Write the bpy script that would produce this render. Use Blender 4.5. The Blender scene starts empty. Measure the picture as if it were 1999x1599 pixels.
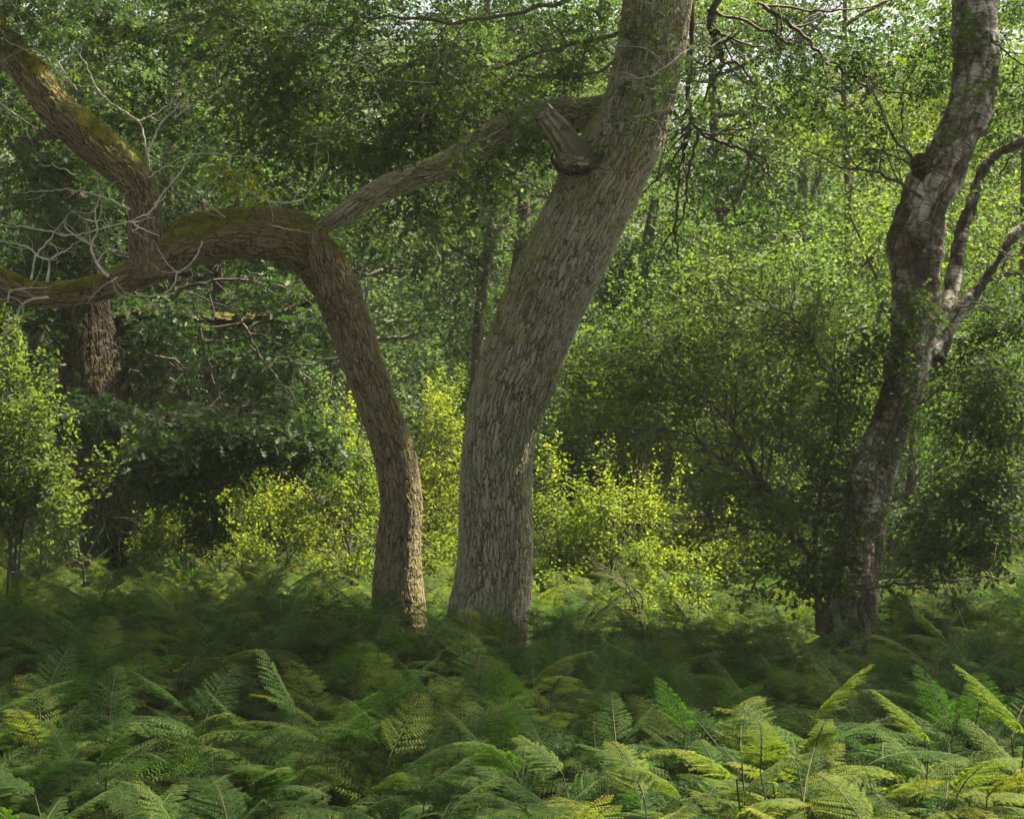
import bpy, math, random
import numpy as np
from mathutils import Vector, Matrix

# ------------------------------------------------------------------ camera, world, sun, exposure
C = bpy.context.scene.collection
SC = bpy.context.scene
FPX, CX, HY, CAMZ = 2776.0, 999.5, 900.0, 1.95      # focal length in photo pixels, centre column, horizon row, eye height
cam_d = bpy.data.cameras.new('camera'); cam = bpy.data.objects.new('camera', cam_d); C.objects.link(cam)
cam.location = (0, 0, CAMZ); cam.rotation_euler = (math.radians(90), 0, 0)
cam_d.sensor_width = 36; cam_d.lens = FPX * 36 / 1999.0
cam_d.shift_y = (HY - 799.5) / 1999.0
cam_d.clip_start = 0.1; cam_d.clip_end = 500
SC.camera = cam

SUN_EL, SUN_AZ = math.radians(62), math.radians(62)  # azimuth measured from +Y towards +X (sun stands behind right)
W = bpy.data.worlds.new("World"); SC.world = W; W.use_nodes = True
nt = W.node_tree; bg = nt.nodes['Background']
sky = nt.nodes.new('ShaderNodeTexSky'); sky.sky_type = 'NISHITA'; sky.sun_disc = False
sky.sun_elevation = SUN_EL; sky.sun_rotation = SUN_AZ; sky.air_density = 1.0; sky.dust_density = 3.5
hs = nt.nodes.new('ShaderNodeHueSaturation'); hs.inputs['Saturation'].default_value = .35    # thin cloud: whitish sky
nt.links.new(sky.outputs[0], hs.inputs['Color']); nt.links.new(hs.outputs[0], bg.inputs[0]); bg.inputs[1].default_value = 0.05
sl = bpy.data.lights.new('sun', 'SUN'); sl.energy = 5.0; sl.angle = math.radians(1.5); sl.color = (1.0, 0.89, 0.66)
so = bpy.data.objects.new('sun', sl); C.objects.link(so)
sdir = Vector((math.sin(SUN_AZ) * math.cos(SUN_EL), math.cos(SUN_AZ) * math.cos(SUN_EL), math.sin(SUN_EL)))
so.rotation_euler = (-sdir).to_track_quat('-Z', 'Y').to_euler()
so.location = sdir * 60
SC.view_settings.view_transform = 'Standard'; SC.view_settings.look = 'None'
SC.view_settings.exposure = 2.25; SC.view_settings.gamma = 1.0
SC.render.engine = 'CYCLES'
SC.cycles.max_bounces = 7; SC.cycles.diffuse_bounces = 4; SC.cycles.glossy_bounces = 2; SC.cycles.transmission_bounces = 4
SC.cycles.use_denoising = True

# ------------------------------------------------------------------ small helpers
rng = np.random.default_rng(11)
def P(px, py, Y): return np.array([(px - CX) / FPX * Y, Y, CAMZ + (HY - py) / FPX * Y])
def unit(v): return v / np.maximum(np.linalg.norm(v, axis=-1, keepdims=True), 1e-9)

def tag(o, label=None, cat=None, group=None, kind=None):
    if label: o['label'] = label
    if cat: o['category'] = cat
    if group: o['group'] = group
    if kind: o['kind'] = kind
    return o
def empty(name, loc, label, cat, group=None):
    o = bpy.data.objects.new(name, None); C.objects.link(o); o.location = loc; o.empty_display_size = .2
    return tag(o, label, cat, group)
def link(name, me, mat, parent=None):
    o = bpy.data.objects.new(name, me); C.objects.link(o)
    if mat: me.materials.append(mat)
    if parent is not None:
        o.parent = parent
        o.matrix_parent_inverse = Matrix.Translation(-Vector(parent.location))
    return o
def mesh(name, V, F, attrs=None, smooth=False):
    """V (n,3), F (m,k) constant face size; attrs {name:(n,) or (n,3)} on points"""
    me = bpy.data.meshes.new(name); V = np.asarray(V, np.float32); F = np.asarray(F, np.int32)
    m, k = F.shape
    me.vertices.add(len(V)); me.vertices.foreach_set('co', V.ravel())
    me.loops.add(m * k); me.loops.foreach_set('vertex_index', F.ravel())
    me.polygons.add(m); me.polygons.foreach_set('loop_start', np.arange(0, m * k, k, dtype=np.int32))
    if smooth: me.polygons.foreach_set('use_smooth', np.ones(m, bool))
    for n, a in (attrs or {}).items():
        a = np.asarray(a, np.float32)
        if a.ndim == 1:
            at = me.attributes.new(n, 'FLOAT', 'POINT'); at.data.foreach_set('value', a)
        else:
            at = me.attributes.new(n, 'FLOAT_VECTOR', 'POINT'); at.data.foreach_set('vector', a.ravel())
    me.update(calc_edges=True)
    return me

class SineNoise:
    def __init__(s, r, n=14, f=1.0):
        s.k = r.normal(0, 1, (n, 3)) * f * r.uniform(.5, 2.2, (n, 1)); s.p = r.uniform(0, 6.28, n); s.n = n
    def __call__(s, X): return np.sin(X @ s.k.T + s.p).sum(1) / math.sqrt(s.n / 2)      # about unit variance

def catmull(pts, n):
    P_ = np.asarray(pts, float); m = len(P_)
    P_ = np.vstack([2 * P_[0] - P_[1], P_, 2 * P_[-1] - P_[-2]])
    t = np.linspace(0, m - 1 - 1e-6, n); i = t.astype(int); f = (t - i)[:, None]
    a, b, c, d = P_[i], P_[i + 1], P_[i + 2], P_[i + 3]
    return .5 * (2 * b + (c - a) * f + (2 * a - 5 * b + 4 * c - d) * f ** 2 + (3 * b - a - 3 * c + d) * f ** 3)

def tube(pts, nseg, step, lump=.05, seed=0, flare=None, cap=True, squash=None):
    """pts rows: x,y,z,radius. Returns V,F(quads), attr bark"""
    r = np.random.default_rng(seed)
    Q = catmull(pts, 400); L = np.concatenate([[0], np.cumsum(np.linalg.norm(np.diff(Q[:, :3], axis=0), axis=1))])
    n = max(6, int(L[-1] / step)); s = np.linspace(0, L[-1], n)
    Q = np.stack([np.interp(s, L, Q[:, j]) for j in range(4)], 1)
    T = unit(np.gradient(Q[:, :3], axis=0))
    ref = np.array([0, 1.0, 0]); U = np.zeros((n, 3)); u = ref - T[0] * (ref @ T[0]); u /= np.linalg.norm(u)
    for i in range(n):
        u = u - T[i] * (u @ T[i]); u /= np.linalg.norm(u); U[i] = u
    Bv = np.cross(T, U)
    th = np.linspace(0, 2 * np.pi, nseg, endpoint=False)
    R = np.repeat(Q[:, 3:4], nseg, 1)
    S, TH = s[:, None], th[None]
    k = np.zeros((n, nseg))
    for _ in range(9):
        k += np.sin(r.integers(1, 5) * TH + r.uniform(-5, 5) * S + r.uniform(0, 6.28)) * r.uniform(.3, 1)
    R = R * (1 + lump * k / 2)
    if flare: R = R * (1 + flare * np.exp(-S / .75) * (1 + .7 * np.sin(5 * TH + 1) + .3 * np.sin(3 * TH + 4)))
    V = Q[:, None, :3] + R[..., None] * (np.cos(TH)[..., None] * U[:, None] + np.sin(TH)[..., None] * Bv[:, None])
    bk = np.stack([R * np.cos(TH), R * np.sin(TH), np.repeat(S, nseg, 1)], -1) + r.uniform(0, 20, 3)
    i = np.arange(n - 1)[:, None] * nseg; j = np.arange(nseg)[None]; j2 = (j + 1) % nseg
    F = np.stack([i + j, i + j2, i + nseg + j2, i + nseg + j], -1).reshape(-1, 4)
    V = V.reshape(-1, 3); bk = bk.reshape(-1, 3)
    if cap:
        a0, a1 = len(V), len(V) + 1
        V = np.vstack([V, Q[0, :3], Q[-1, :3]]); bk = np.vstack([bk, bk[:nseg].mean(0), bk[-nseg:].mean(0)])
        jj = np.arange(nseg); j2 = (jj + 1) % nseg; o = (n - 1) * nseg
        F = np.vstack([F, np.stack([j2, jj, np.full(nseg, a0), np.full(nseg, a0)], 1), np.stack([o + jj, o + j2, np.full(nseg, a1), np.full(nseg, a1)], 1)])
    return V, F, bk
def clean_tri(F):
    """quads with a doubled corner -> pure tris list of all"""
    a = F[:, [0, 1, 2]]; q = F[:, 2] != F[:, 3]
    return np.vstack([a, F[q][:, [0, 2, 3]]])
def join(parts):
    V, F, B, o = [], [], [], 0
    for v, f, b in parts:
        V.append(v); F.append(f + o); B.append(b); o += len(v)
    return np.vstack(V), np.vstack(F), np.vstack(B)
def wood(name, tubes, mat, parent):
    V, F, B = join(tubes)
    return link(name, mesh(name, V, clean_tri(F), {'bark': B}, smooth=True), mat, parent)
def px_path(rows, Y0=None):
    """rows px,py,width_px[,Y] -> x,y,z,radius"""
    out = []
    for r in rows:
        Y = r[3] if len(r) > 3 else Y0
        out.append([*P(r[0], r[1], Y), r[2] / 2 / FPX * Y])
    return out

def segs_mesh(P0, P1, R0, R1, k=4):
    P0, P1 = np.asarray(P0, float), np.asarray(P1, float); R0 = np.asarray(R0, float); R1 = np.asarray(R1, float)
    D = unit(P1 - P0); ref = np.where(np.abs(D[:, 2:3]) > .9, [[1., 0, 0]], [[0, 0, 1.]])
    U = unit(np.cross(D, ref)); Bv = np.cross(D, U); th = np.arange(k) / k * 2 * np.pi
    ring = np.cos(th)[None, :, None] * U[:, None] + np.sin(th)[None, :, None] * Bv[:, None]
    V = np.concatenate([P0[:, None] + ring * R0[:, None, None], P1[:, None] + ring * R1[:, None, None]], 1)
    m = len(P0); j = np.arange(k); j2 = (j + 1) % k
    F = np.stack([j, j2, j2 + k, j + k], 1)[None] + (np.arange(m) * 2 * k)[:, None, None]
    V = V.reshape(-1, 3)
    return V, F.reshape(-1, 4), V.copy()

# ------------------------------------------------------------------ materials
def new_mat(name):
    m = bpy.data.materials.new(name); m.use_nodes = True; return m, m.node_tree.nodes, m.node_tree.links
def ramp(N, stops, interp='LINEAR'):
    r = N.new('ShaderNodeValToRGB'); r.color_ramp.interpolation = interp; e = r.color_ramp.elements
    while len(e) < len(stops): e.new(.5)
    for i, (p, c) in enumerate(stops):
        e[i].position = p; e[i].color = (*c, 1) if len(c) == 3 else c
    return r
def leaf_mat(name, dark, mid, light, trans=.42, rough=.55, tcol=None, spec=.2):
    m, N, L = new_mat(name); pb = N['Principled BSDF']
    at = N.new('ShaderNodeAttribute'); at.attribute_name = 'v'
    oi = N.new('ShaderNodeObjectInfo')
    ad = N.new('ShaderNodeMath'); ad.operation = 'MULTIPLY_ADD'; ad.inputs[1].default_value = .3
    L.new(oi.outputs['Random'], ad.inputs[0]); L.new(at.outputs['Fac'], ad.inputs[2])
    sb = N.new('ShaderNodeMath'); sb.operation = 'SUBTRACT'; sb.inputs[1].default_value = .15; L.new(ad.outputs[0], sb.inputs[0])
    r = ramp(N, [(0, dark), (.45, mid), (.88, light), (1, tuple(min(1, c * 1.25) for c in light))])
    L.new(sb.outputs[0], r.inputs[0]); L.new(r.outputs[0], pb.inputs['Base Color'])
    pb.inputs['Roughness'].default_value = rough; pb.inputs['Specular IOR Level'].default_value = spec
    tr = N.new('ShaderNodeBsdfTranslucent'); mx = N.new('ShaderNodeMixShader'); mx.inputs[0].default_value = trans; pb.inputs['Coat Weight'].default_value = 0
    mc = N.new('ShaderNodeMix'); mc.data_type = 'RGBA'; mc.blend_type = 'MULTIPLY'; mc.inputs[0].default_value = 1
    L.new(r.outputs[0], mc.inputs[6]); mc.inputs[7].default_value = (*(tcol or (1.6, 1.85, .75)), 1)
    L.new(mc.outputs[2], tr.inputs[0]); L.new(pb.outputs[0], mx.inputs[1]); L.new(tr.outputs[0], mx.inputs[2])
    L.new(mx.outputs[0], N['Material Output'].inputs[0]); return m
M = {}
M['oak_leaf'] = leaf_mat('oak_leaf', (.030, .055, .024), (.052, .088, .034), (.095, .135, .045), trans=.48)
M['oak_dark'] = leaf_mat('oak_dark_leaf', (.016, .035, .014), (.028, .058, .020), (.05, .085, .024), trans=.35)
M['birch_leaf'] = leaf_mat('birch_leaf', (.030, .06, .016), (.054, .094, .024), (.098, .135, .034), trans=.5, tcol=(1.75, 1.9, .85))
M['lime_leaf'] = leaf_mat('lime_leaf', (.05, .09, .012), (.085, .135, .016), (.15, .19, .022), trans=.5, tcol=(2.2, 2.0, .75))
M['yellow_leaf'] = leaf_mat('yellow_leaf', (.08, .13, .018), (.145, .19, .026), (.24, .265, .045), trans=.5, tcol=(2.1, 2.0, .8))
M['grey_leaf'] = leaf_mat('grey_leaf', (.04, .07, .03), (.065, .10, .045), (.10, .14, .06), trans=.4)
M['pale_leaf'] = leaf_mat('pale_birch_leaf', (.05, .085, .02), (.085, .125, .03), (.15, .18, .045), trans=.5, tcol=(2.1, 2.0, .9))
M['holly'] = leaf_mat('blue_leaf', (.014, .035, .02), (.025, .055, .03), (.045, .08, .04), trans=.25)
M['fern'] = leaf_mat('fern_frond', (.012, .040, .009), (.034, .080, .014), (.15, .185, .02), spec=.1, trans=.42, rough=.6, tcol=(1.55, 1.9, .6))
M['fern_lit'] = leaf_mat('fern_sunlit', (.042, .085, .014), (.098, .15, .026), (.30, .28, .035), spec=.08, trans=.45, rough=.6, tcol=(1.9, 1.7, .6))  # sunlit copy of the frond colour: light put into the paler, yellower tones

def bark_mat(name, base, ridge, fiss, lichen, moss=None, cell=14, disp=.022, stretch=.34, moss_thr=.45, lich_amt=.5):
    m, N, L = new_mat(name); pb = N['Principled BSDF']
    at = N.new('ShaderNodeAttribute'); at.attribute_name = 'bark'
    n1 = N.new('ShaderNodeTexNoise'); n1.inputs['Scale'].default_value = 7; n1.inputs['Detail'].default_value = 3
    L.new(at.outputs['Vector'], n1.inputs['Vector'])
    sub = N.new('ShaderNodeVectorMath'); sub.operation = 'SUBTRACT'; sub.inputs[1].default_value = (.5, .5, .5); L.new(n1.outputs['Color'], sub.inputs[0])
    sc = N.new('ShaderNodeVectorMath'); sc.operation = 'MULTIPLY'; sc.inputs[1].default_value = (.05, .05, .12); L.new(sub.outputs[0], sc.inputs[0])
    add = N.new('ShaderNodeVectorMath'); L.new(at.outputs['Vector'], add.inputs[0]); L.new(sc.outputs[0], add.inputs[1])
    n0 = N.new('ShaderNodeTexNoise'); n0.inputs['Scale'].default_value = 26; n0.inputs['Detail'].default_value = 4; L.new(at.outputs['Vector'], n0.inputs['Vector'])
    s0 = N.new('ShaderNodeVectorMath'); s0.operation = 'SUBTRACT'; s0.inputs[1].default_value = (.5, .5, .5); L.new(n0.outputs['Color'], s0.inputs[0])
    s1 = N.new('ShaderNodeVectorMath'); s1.operation = 'MULTIPLY'; s1.inputs[1].default_value = (.022, .022, .06); L.new(s0.outputs[0], s1.inputs[0])
    ad2 = N.new('ShaderNodeVectorMath'); L.new(add.outputs[0], ad2.inputs[0]); L.new(s1.outputs[0], ad2.inputs[1]); add = ad2
    mp = N.new('ShaderNodeVectorMath'); mp.operation = 'MULTIPLY'; mp.inputs[1].default_value = (1, 1, stretch); L.new(add.outputs[0], mp.inputs[0])
    v1 = N.new('ShaderNodeTexVoronoi'); v1.feature = 'DISTANCE_TO_EDGE'; v1.inputs['Scale'].default_value = cell; L.new(mp.outputs[0], v1.inputs['Vector'])
    r1 = N.new('ShaderNodeMapRange'); r1.interpolation_type = 'SMOOTHSTEP'; r1.inputs['From Max'].default_value = .15; L.new(v1.outputs['Distance'], r1.inputs['Value'])
    mp2 = N.new('ShaderNodeVectorMath'); mp2.operation = 'MULTIPLY'; mp2.inputs[1].default_value = (1, 1, .3); L.new(add.outputs[0], mp2.inputs[0])
    v2 = N.new('ShaderNodeTexVoronoi'); v2.feature = 'DISTANCE_TO_EDGE'; v2.inputs['Scale'].default_value = cell * 2.3; L.new(mp2.outputs[0], v2.inputs['Vector'])
    r2 = N.new('ShaderNodeMapRange'); r2.interpolation_type = 'SMOOTHSTEP'; r2.inputs['From Max'].default_value = .3; L.new(v2.outputs['Distance'], r2.inputs['Value'])
    n2 = N.new('ShaderNodeTexNoise'); n2.inputs['Scale'].default_value = 70; n2.inputs['Detail'].default_value = 6; n2.inputs['Roughness'].default_value = .7; L.new(mp.outputs[0], n2.inputs['Vector'])
    def math_(op, a, b, c=None):
        q = N.new('ShaderNodeMath'); q.operation = op
        for i, x in enumerate((a, b, c)):
            if x is None: continue
            if isinstance(x, (int, float)): q.inputs[i].default_value = x
            else: L.new(x, q.inputs[i])
        return q.outputs[0]
    nm = N.new('ShaderNodeTexNoise'); nm.inputs['Scale'].default_value = 9; nm.inputs['Detail'].default_value = 3; L.new(at.outputs['Vector'], nm.inputs['Vector'])
    mk = N.new('ShaderNodeMapRange'); mk.inputs['From Min'].default_value = .50; mk.inputs['From Max'].default_value = .72; mk.inputs['To Max'].default_value = .95; L.new(nm.outputs['Fac'], mk.inputs['Value'])
    inv = math_('SUBTRACT', 1.0, r1.outputs[0]); inv = math_('MULTIPLY', inv, math_('SUBTRACT', 1.0, mk.outputs[0])); cr_ = math_('SUBTRACT', 1.0, inv)
    rv = N.new('ShaderNodeVectorMath'); rv.operation = 'MULTIPLY'; rv.inputs[1].default_value = (1, 1, stretch * .8); L.new(add.outputs[0], rv.inputs[0])
    rn = N.new('ShaderNodeTexNoise'); rn.inputs['Scale'].default_value = cell * 1.05; rn.inputs['Detail'].default_value = 1.5; L.new(rv.outputs[0], rn.inputs['Vector'])
    rl = N.new('ShaderNodeMapRange'); rl.interpolation_type = 'SMOOTHSTEP'; rl.inputs['From Max'].default_value = .06; L.new(math_('ABSOLUTE', math_('SUBTRACT', rn.outputs['Fac'], .5), None), rl.inputs['Value'])
    cr_ = math_('MULTIPLY', cr_, math_('MULTIPLY_ADD', rl.outputs[0], .8, .2))
    h = math_('MULTIPLY', cr_, .58); h = math_('MULTIPLY_ADD', r2.outputs[0], .24, h); h = math_('MULTIPLY_ADD', n2.outputs['Fac'], .4, h)
    cr = ramp(N, [(.18, fiss), (.45, base), (.95, ridge)]); L.new(h, cr.inputs[0])
    # lichen patches
    n3 = N.new('ShaderNodeTexNoise'); n3.inputs['Scale'].default_value = 3.2; n3.inputs['Detail'].default_value = 8; n3.inputs['Roughness'].default_value = .7; L.new(at.outputs['Vector'], n3.inputs['Vector'])
    lr = ramp(N, [(.45, (0, 0, 0)), (.68, (1, 1, 1))]); L.new(n3.outputs['Fac'], lr.inputs[0])
    lf = math_('MULTIPLY', lr.outputs[0], lich_amt)
    mx = N.new('ShaderNodeMix'); mx.data_type = 'RGBA'; L.new(lf, mx.inputs[0]); L.new(cr.outputs[0], mx.inputs[6]); mx.inputs[7].default_value = (*lichen, 1)
    mxm = N.new('ShaderNodeMix'); mxm.data_type = 'RGBA'; mxm.blend_type = 'MULTIPLY'; mxm.inputs[0].default_value = .6; L.new(mx.outputs[2], mxm.inputs[6])
    vr = ramp(N, [(.15, (.55, .5, .45)), (.6, (1, 1, 1))]); L.new(h, vr.inputs[0]); L.new(vr.outputs[0], mxm.inputs[7])
    col = mxm.outputs[2]
    if moss:
        ge = N.new('ShaderNodeNewGeometry'); sx = N.new('ShaderNodeSeparateXYZ'); L.new(ge.outputs['Normal'], sx.inputs[0])
        n4 = N.new('ShaderNodeTexNoise'); n4.inputs['Scale'].default_value = 9; n4.inputs['Detail'].default_value = 6; L.new(at.outputs['Vector'], n4.inputs['Vector'])
        q = math_('MULTIPLY_ADD', n4.outputs['Fac'], .9, -.45); q = math_('ADD', q, sx.outputs['Z'])
        mr = ramp(N, [(moss_thr, (0, 0, 0)), (moss_thr + .25, (1, 1, 1))]); L.new(q, mr.inputs[0])
        mm = N.new('ShaderNodeMix'); mm.data_type = 'RGBA'; L.new(mr.outputs[0], mm.inputs[0]); L.new(col, mm.inputs[6]); mm.inputs[7].default_value = (*moss, 1)
        col = mm.outputs[2]
    L.new(col, pb.inputs['Base Color']); pb.inputs['Roughness'].default_value = .9; pb.inputs['Specular IOR Level'].default_value = .2
    dn = N.new('ShaderNodeDisplacement'); dn.inputs['Scale'].default_value = disp; dn.inputs['Midlevel'].default_value = .6
    L.new(h, dn.inputs['Height']); L.new(dn.outputs[0], N['Material Output'].inputs['Displacement'])
    m.displacement_method = 'BOTH'
    return m
MOSS = (.17, .17, .03)
M['oak_bark'] = bark_mat('oak_bark', (.25, .22, .175), (.48, .435, .36), (.07, .055, .042), (.30, .33, .16), MOSS, cell=29, disp=.026, stretch=.13, moss_thr=.5, lich_amt=.75)
M['mossy_bark'] = bark_mat('mossy_oak_bark', (.15, .115, .085), (.30, .24, .18), (.042, .03, .02), (.24, .24, .16), MOSS, cell=27, stretch=.18, disp=.02, moss_thr=.25, lich_amt=.35)
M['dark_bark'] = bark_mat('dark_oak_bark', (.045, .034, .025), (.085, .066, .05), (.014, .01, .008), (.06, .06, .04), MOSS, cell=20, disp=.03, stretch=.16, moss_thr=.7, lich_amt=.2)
M['far_bark'] = bark_mat('far_bark', (.07, .06, .045), (.12, .10, .08), (.03, .025, .02), (.10, .11, .07), None, cell=12, disp=.01)

def birch_mat():
    m, N, L = new_mat('birch_bark'); pb = N['Principled BSDF']
    at = N.new('ShaderNodeAttribute'); at.attribute_name = 'bark'
    def noise(scale, vec, det=5, ro=.6):
        n = N.new('ShaderNodeTexNoise'); n.inputs['Scale'].default_value = scale; n.inputs['Detail'].default_value = det; n.inputs['Roughness'].default_value = ro; L.new(vec, n.inputs['Vector']); return n
    def mul(v): 
        q = N.new('ShaderNodeVectorMath'); q.operation = 'MULTIPLY'; q.inputs[1].default_value = v; L.new(at.outputs['Vector'], q.inputs[0]); return q.outputs[0]
    patch = noise(3.4, mul((1.2, 1.2, .8)), 7, .68); lent = noise(9, mul((1, 1, 7)), 3); red = noise(2.0, mul((1, 1, .7)), 4)
    fine = noise(38, at.outputs['Vector'], 6, .7)
    c1 = ramp(N, [(.40, (.06, .046, .034)), (.50, (.15, .12, .09)), (.555, (.36, .33, .29)), (.64, (.66, .64, .60))]); L.new(patch.outputs['Fac'], c1.inputs[0])
    c2 = ramp(N, [(.42, (.32, .3, .28)), (.52, (1, 1, 1))]); L.new(lent.outputs['Fac'], c2.inputs[0])
    a = N.new('ShaderNodeMix'); a.data_type = 'RGBA'; a.blend_type = 'MULTIPLY'; a.inputs[0].default_value = .8; L.new(c1.outputs[0], a.inputs[6]); L.new(c2.outputs[0], a.inputs[7])
    rr = ramp(N, [(.54, (0, 0, 0)), (.68, (.6, .6, .6))]); L.new(red.outputs['Fac'], rr.inputs[0])
    b = N.new('ShaderNodeMix'); b.data_type = 'RGBA'; L.new(rr.outputs[0], b.inputs[0]); L.new(a.outputs[2], b.inputs[6]); b.inputs[7].default_value = (.17, .09, .07, 1)
    gg = noise(4.4, mul((1, 1, .6)), 6); gr = ramp(N, [(.5, (0, 0, 0)), (.7, (.55, .55, .55))]); L.new(gg.outputs['Fac'], gr.inputs[0])
    g = N.new('ShaderNodeMix'); g.data_type = 'RGBA'; L.new(gr.outputs[0], g.inputs[0]); L.new(b.outputs[2], g.inputs[6]); g.inputs[7].default_value = (.10, .11, .06, 1)
    L.new(g.outputs[2], pb.inputs['Base Color']); pb.inputs['Roughness'].default_value = .75
    mp = N.new('ShaderNodeMath'); mp.operation = 'MULTIPLY_ADD'; L.new(fine.outputs['Fac'], mp.inputs[0]); mp.inputs[1].default_value = .4
    pr = ramp(N, [(.38, (0, 0, 0)), (.55, (1, 1, 1))]); L.new(patch.outputs['Fac'], pr.inputs[0]); L.new(pr.outputs[0], mp.inputs[2])
    ds = N.new('ShaderNodeVectorMath'); ds.operation = 'MULTIPLY_ADD'; ds.inputs[1].default_value = (.06, .06, .1); L.new(patch.outputs['Color'], ds.inputs[0]); L.new(mul((1, 1, .3)), ds.inputs[2])
    vo = N.new('ShaderNodeTexVoronoi'); vo.feature = 'DISTANCE_TO_EDGE'; vo.inputs['Scale'].default_value = 15; L.new(ds.outputs[0], vo.inputs['Vector'])
    vr = ramp(N, [(.0, (0, 0, 0)), (.2, (1, 1, 1))]); L.new(vo.outputs['Distance'], vr.inputs[0])
    q1 = N.new('ShaderNodeMath'); q1.operation = 'MULTIPLY_ADD'; q1.inputs[1].default_value = .5; L.new(vr.outputs[0], q1.inputs[0]); L.new(mp.outputs[0], q1.inputs[2]); mp = q1
    fz = ramp(N, [(.0, (.25, .2, .17)), (.12, (1, 1, 1))]); L.new(vo.outputs['Distance'], fz.inputs[0])
    f2 = N.new('ShaderNodeMix'); f2.data_type = 'RGBA'; f2.blend_type = 'MULTIPLY'; f2.inputs[0].default_value = .75; L.new(g.outputs[2], f2.inputs[6]); L.new(fz.outputs[0], f2.inputs[7]); L.new(f2.outputs[2], pb.inputs['Base Color'])
    dn = N.new('ShaderNodeDisplacement'); dn.inputs['Scale'].default_value = .03; dn.inputs['Midlevel'].default_value = .6
    L.new(mp.outputs[0], dn.inputs['Height']); L.new(dn.outputs[0], N['Material Output'].inputs['Displacement']); m.displacement_method = 'BOTH'
    return m
M['birch_bark'] = birch_mat()
def plain(name, c1, c2, scale=6, rough=.85, coord='Object', bump=0):
    m, N, L = new_mat(name); pb = N['Principled BSDF']
    tc = N.new('ShaderNodeTexCoord'); n = N.new('ShaderNodeTexNoise'); n.inputs['Scale'].default_value = scale; n.inputs['Detail'].default_value = 6
    L.new(tc.outputs[coord], n.inputs['Vector']); r = ramp(N, [(.35, c1), (.65, c2)]); L.new(n.outputs['Fac'], r.inputs[0]); L.new(r.outputs[0], pb.inputs['Base Color'])
    pb.inputs['Roughness'].default_value = rough
    if bump:
        b = N.new('ShaderNodeBump'); b.inputs['Strength'].default_value = .8; b.inputs['Distance'].default_value = bump; L.new(n.outputs['Fac'], b.inputs['Height']); L.new(b.outputs[0], pb.inputs['Normal'])
    return m
M['twig'] = plain('dark_twig', (.04, .032, .024), (.09, .075, .055), 9)
M['pale_twig'] = plain('pale_dead_twig', (.44, .40, .33), (.76, .71, .62), 14)
M['grey_twig'] = plain('grey_twig', (.10, .085, .065), (.22, .19, .15), 12)
M['moss'] = plain('moss', (.18, .19, .03), (.46, .44, .08), 12)
M['snag'] = plain('dead_snag_wood', (.10, .075, .05), (.32, .27, .21), 18, bump=.01)
M['ground'] = plain('ground_litter', (.020, .016, .010), (.06, .045, .025), 5, bump=.05)
M['stalk'] = plain('fern_stalk', (.035, .05, .012), (.09, .09, .03), 8)

# ------------------------------------------------------------------ leaves
# template: verts (k,3): x along the leaf, y sideways, z lift ; triangles
def _tpl(v, f): return np.array(v, float), np.array(f)
OAKT = _tpl([(0, 0, 0), (.34, 0, -.02), (.64, 0, -.02), (1, 0, -.10),
             (.2, .17, .05), (.50, .30, .09), (.83, .25, .05), (.2, -.17, .05), (.50, -.30, .09), (.83, -.25, .05)],
            [(0, 1, 4), (1, 2, 5), (2, 3, 6), (0, 7, 1), (1, 8, 2), (2, 9, 3)])
LEAFT = _tpl([(0, 0, 0), (.45, .30, .10), (1, 0, -.05), (.45, -.30, .10)], [(0, 2, 1), (0, 3, 2)])
LONGT = _tpl([(0, 0, 0), (.4, .17, .06), (1, 0, -.08), (.4, -.17, .06)], [(0, 2, 1), (0, 3, 2)])
def leaves(pos, d, nrm, size, tpl, v):
    """returns V, tris, v-attribute"""
    T, F = tpl; d = unit(d); s = unit(np.cross(nrm, d)); n = np.cross(d, s)
    V = pos[:, None] + size[:, None, None] * (T[None, :, 0:1] * d[:, None] + T[None, :, 1:2] * s[:, None] + T[None, :, 2:3] * n[:, None])
    m, k = len(pos), len(T)
    return V.reshape(-1, 3), (F[None] + (np.arange(m) * k)[:, None, None]).reshape(-1, 3), np.repeat(v, k)

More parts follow.
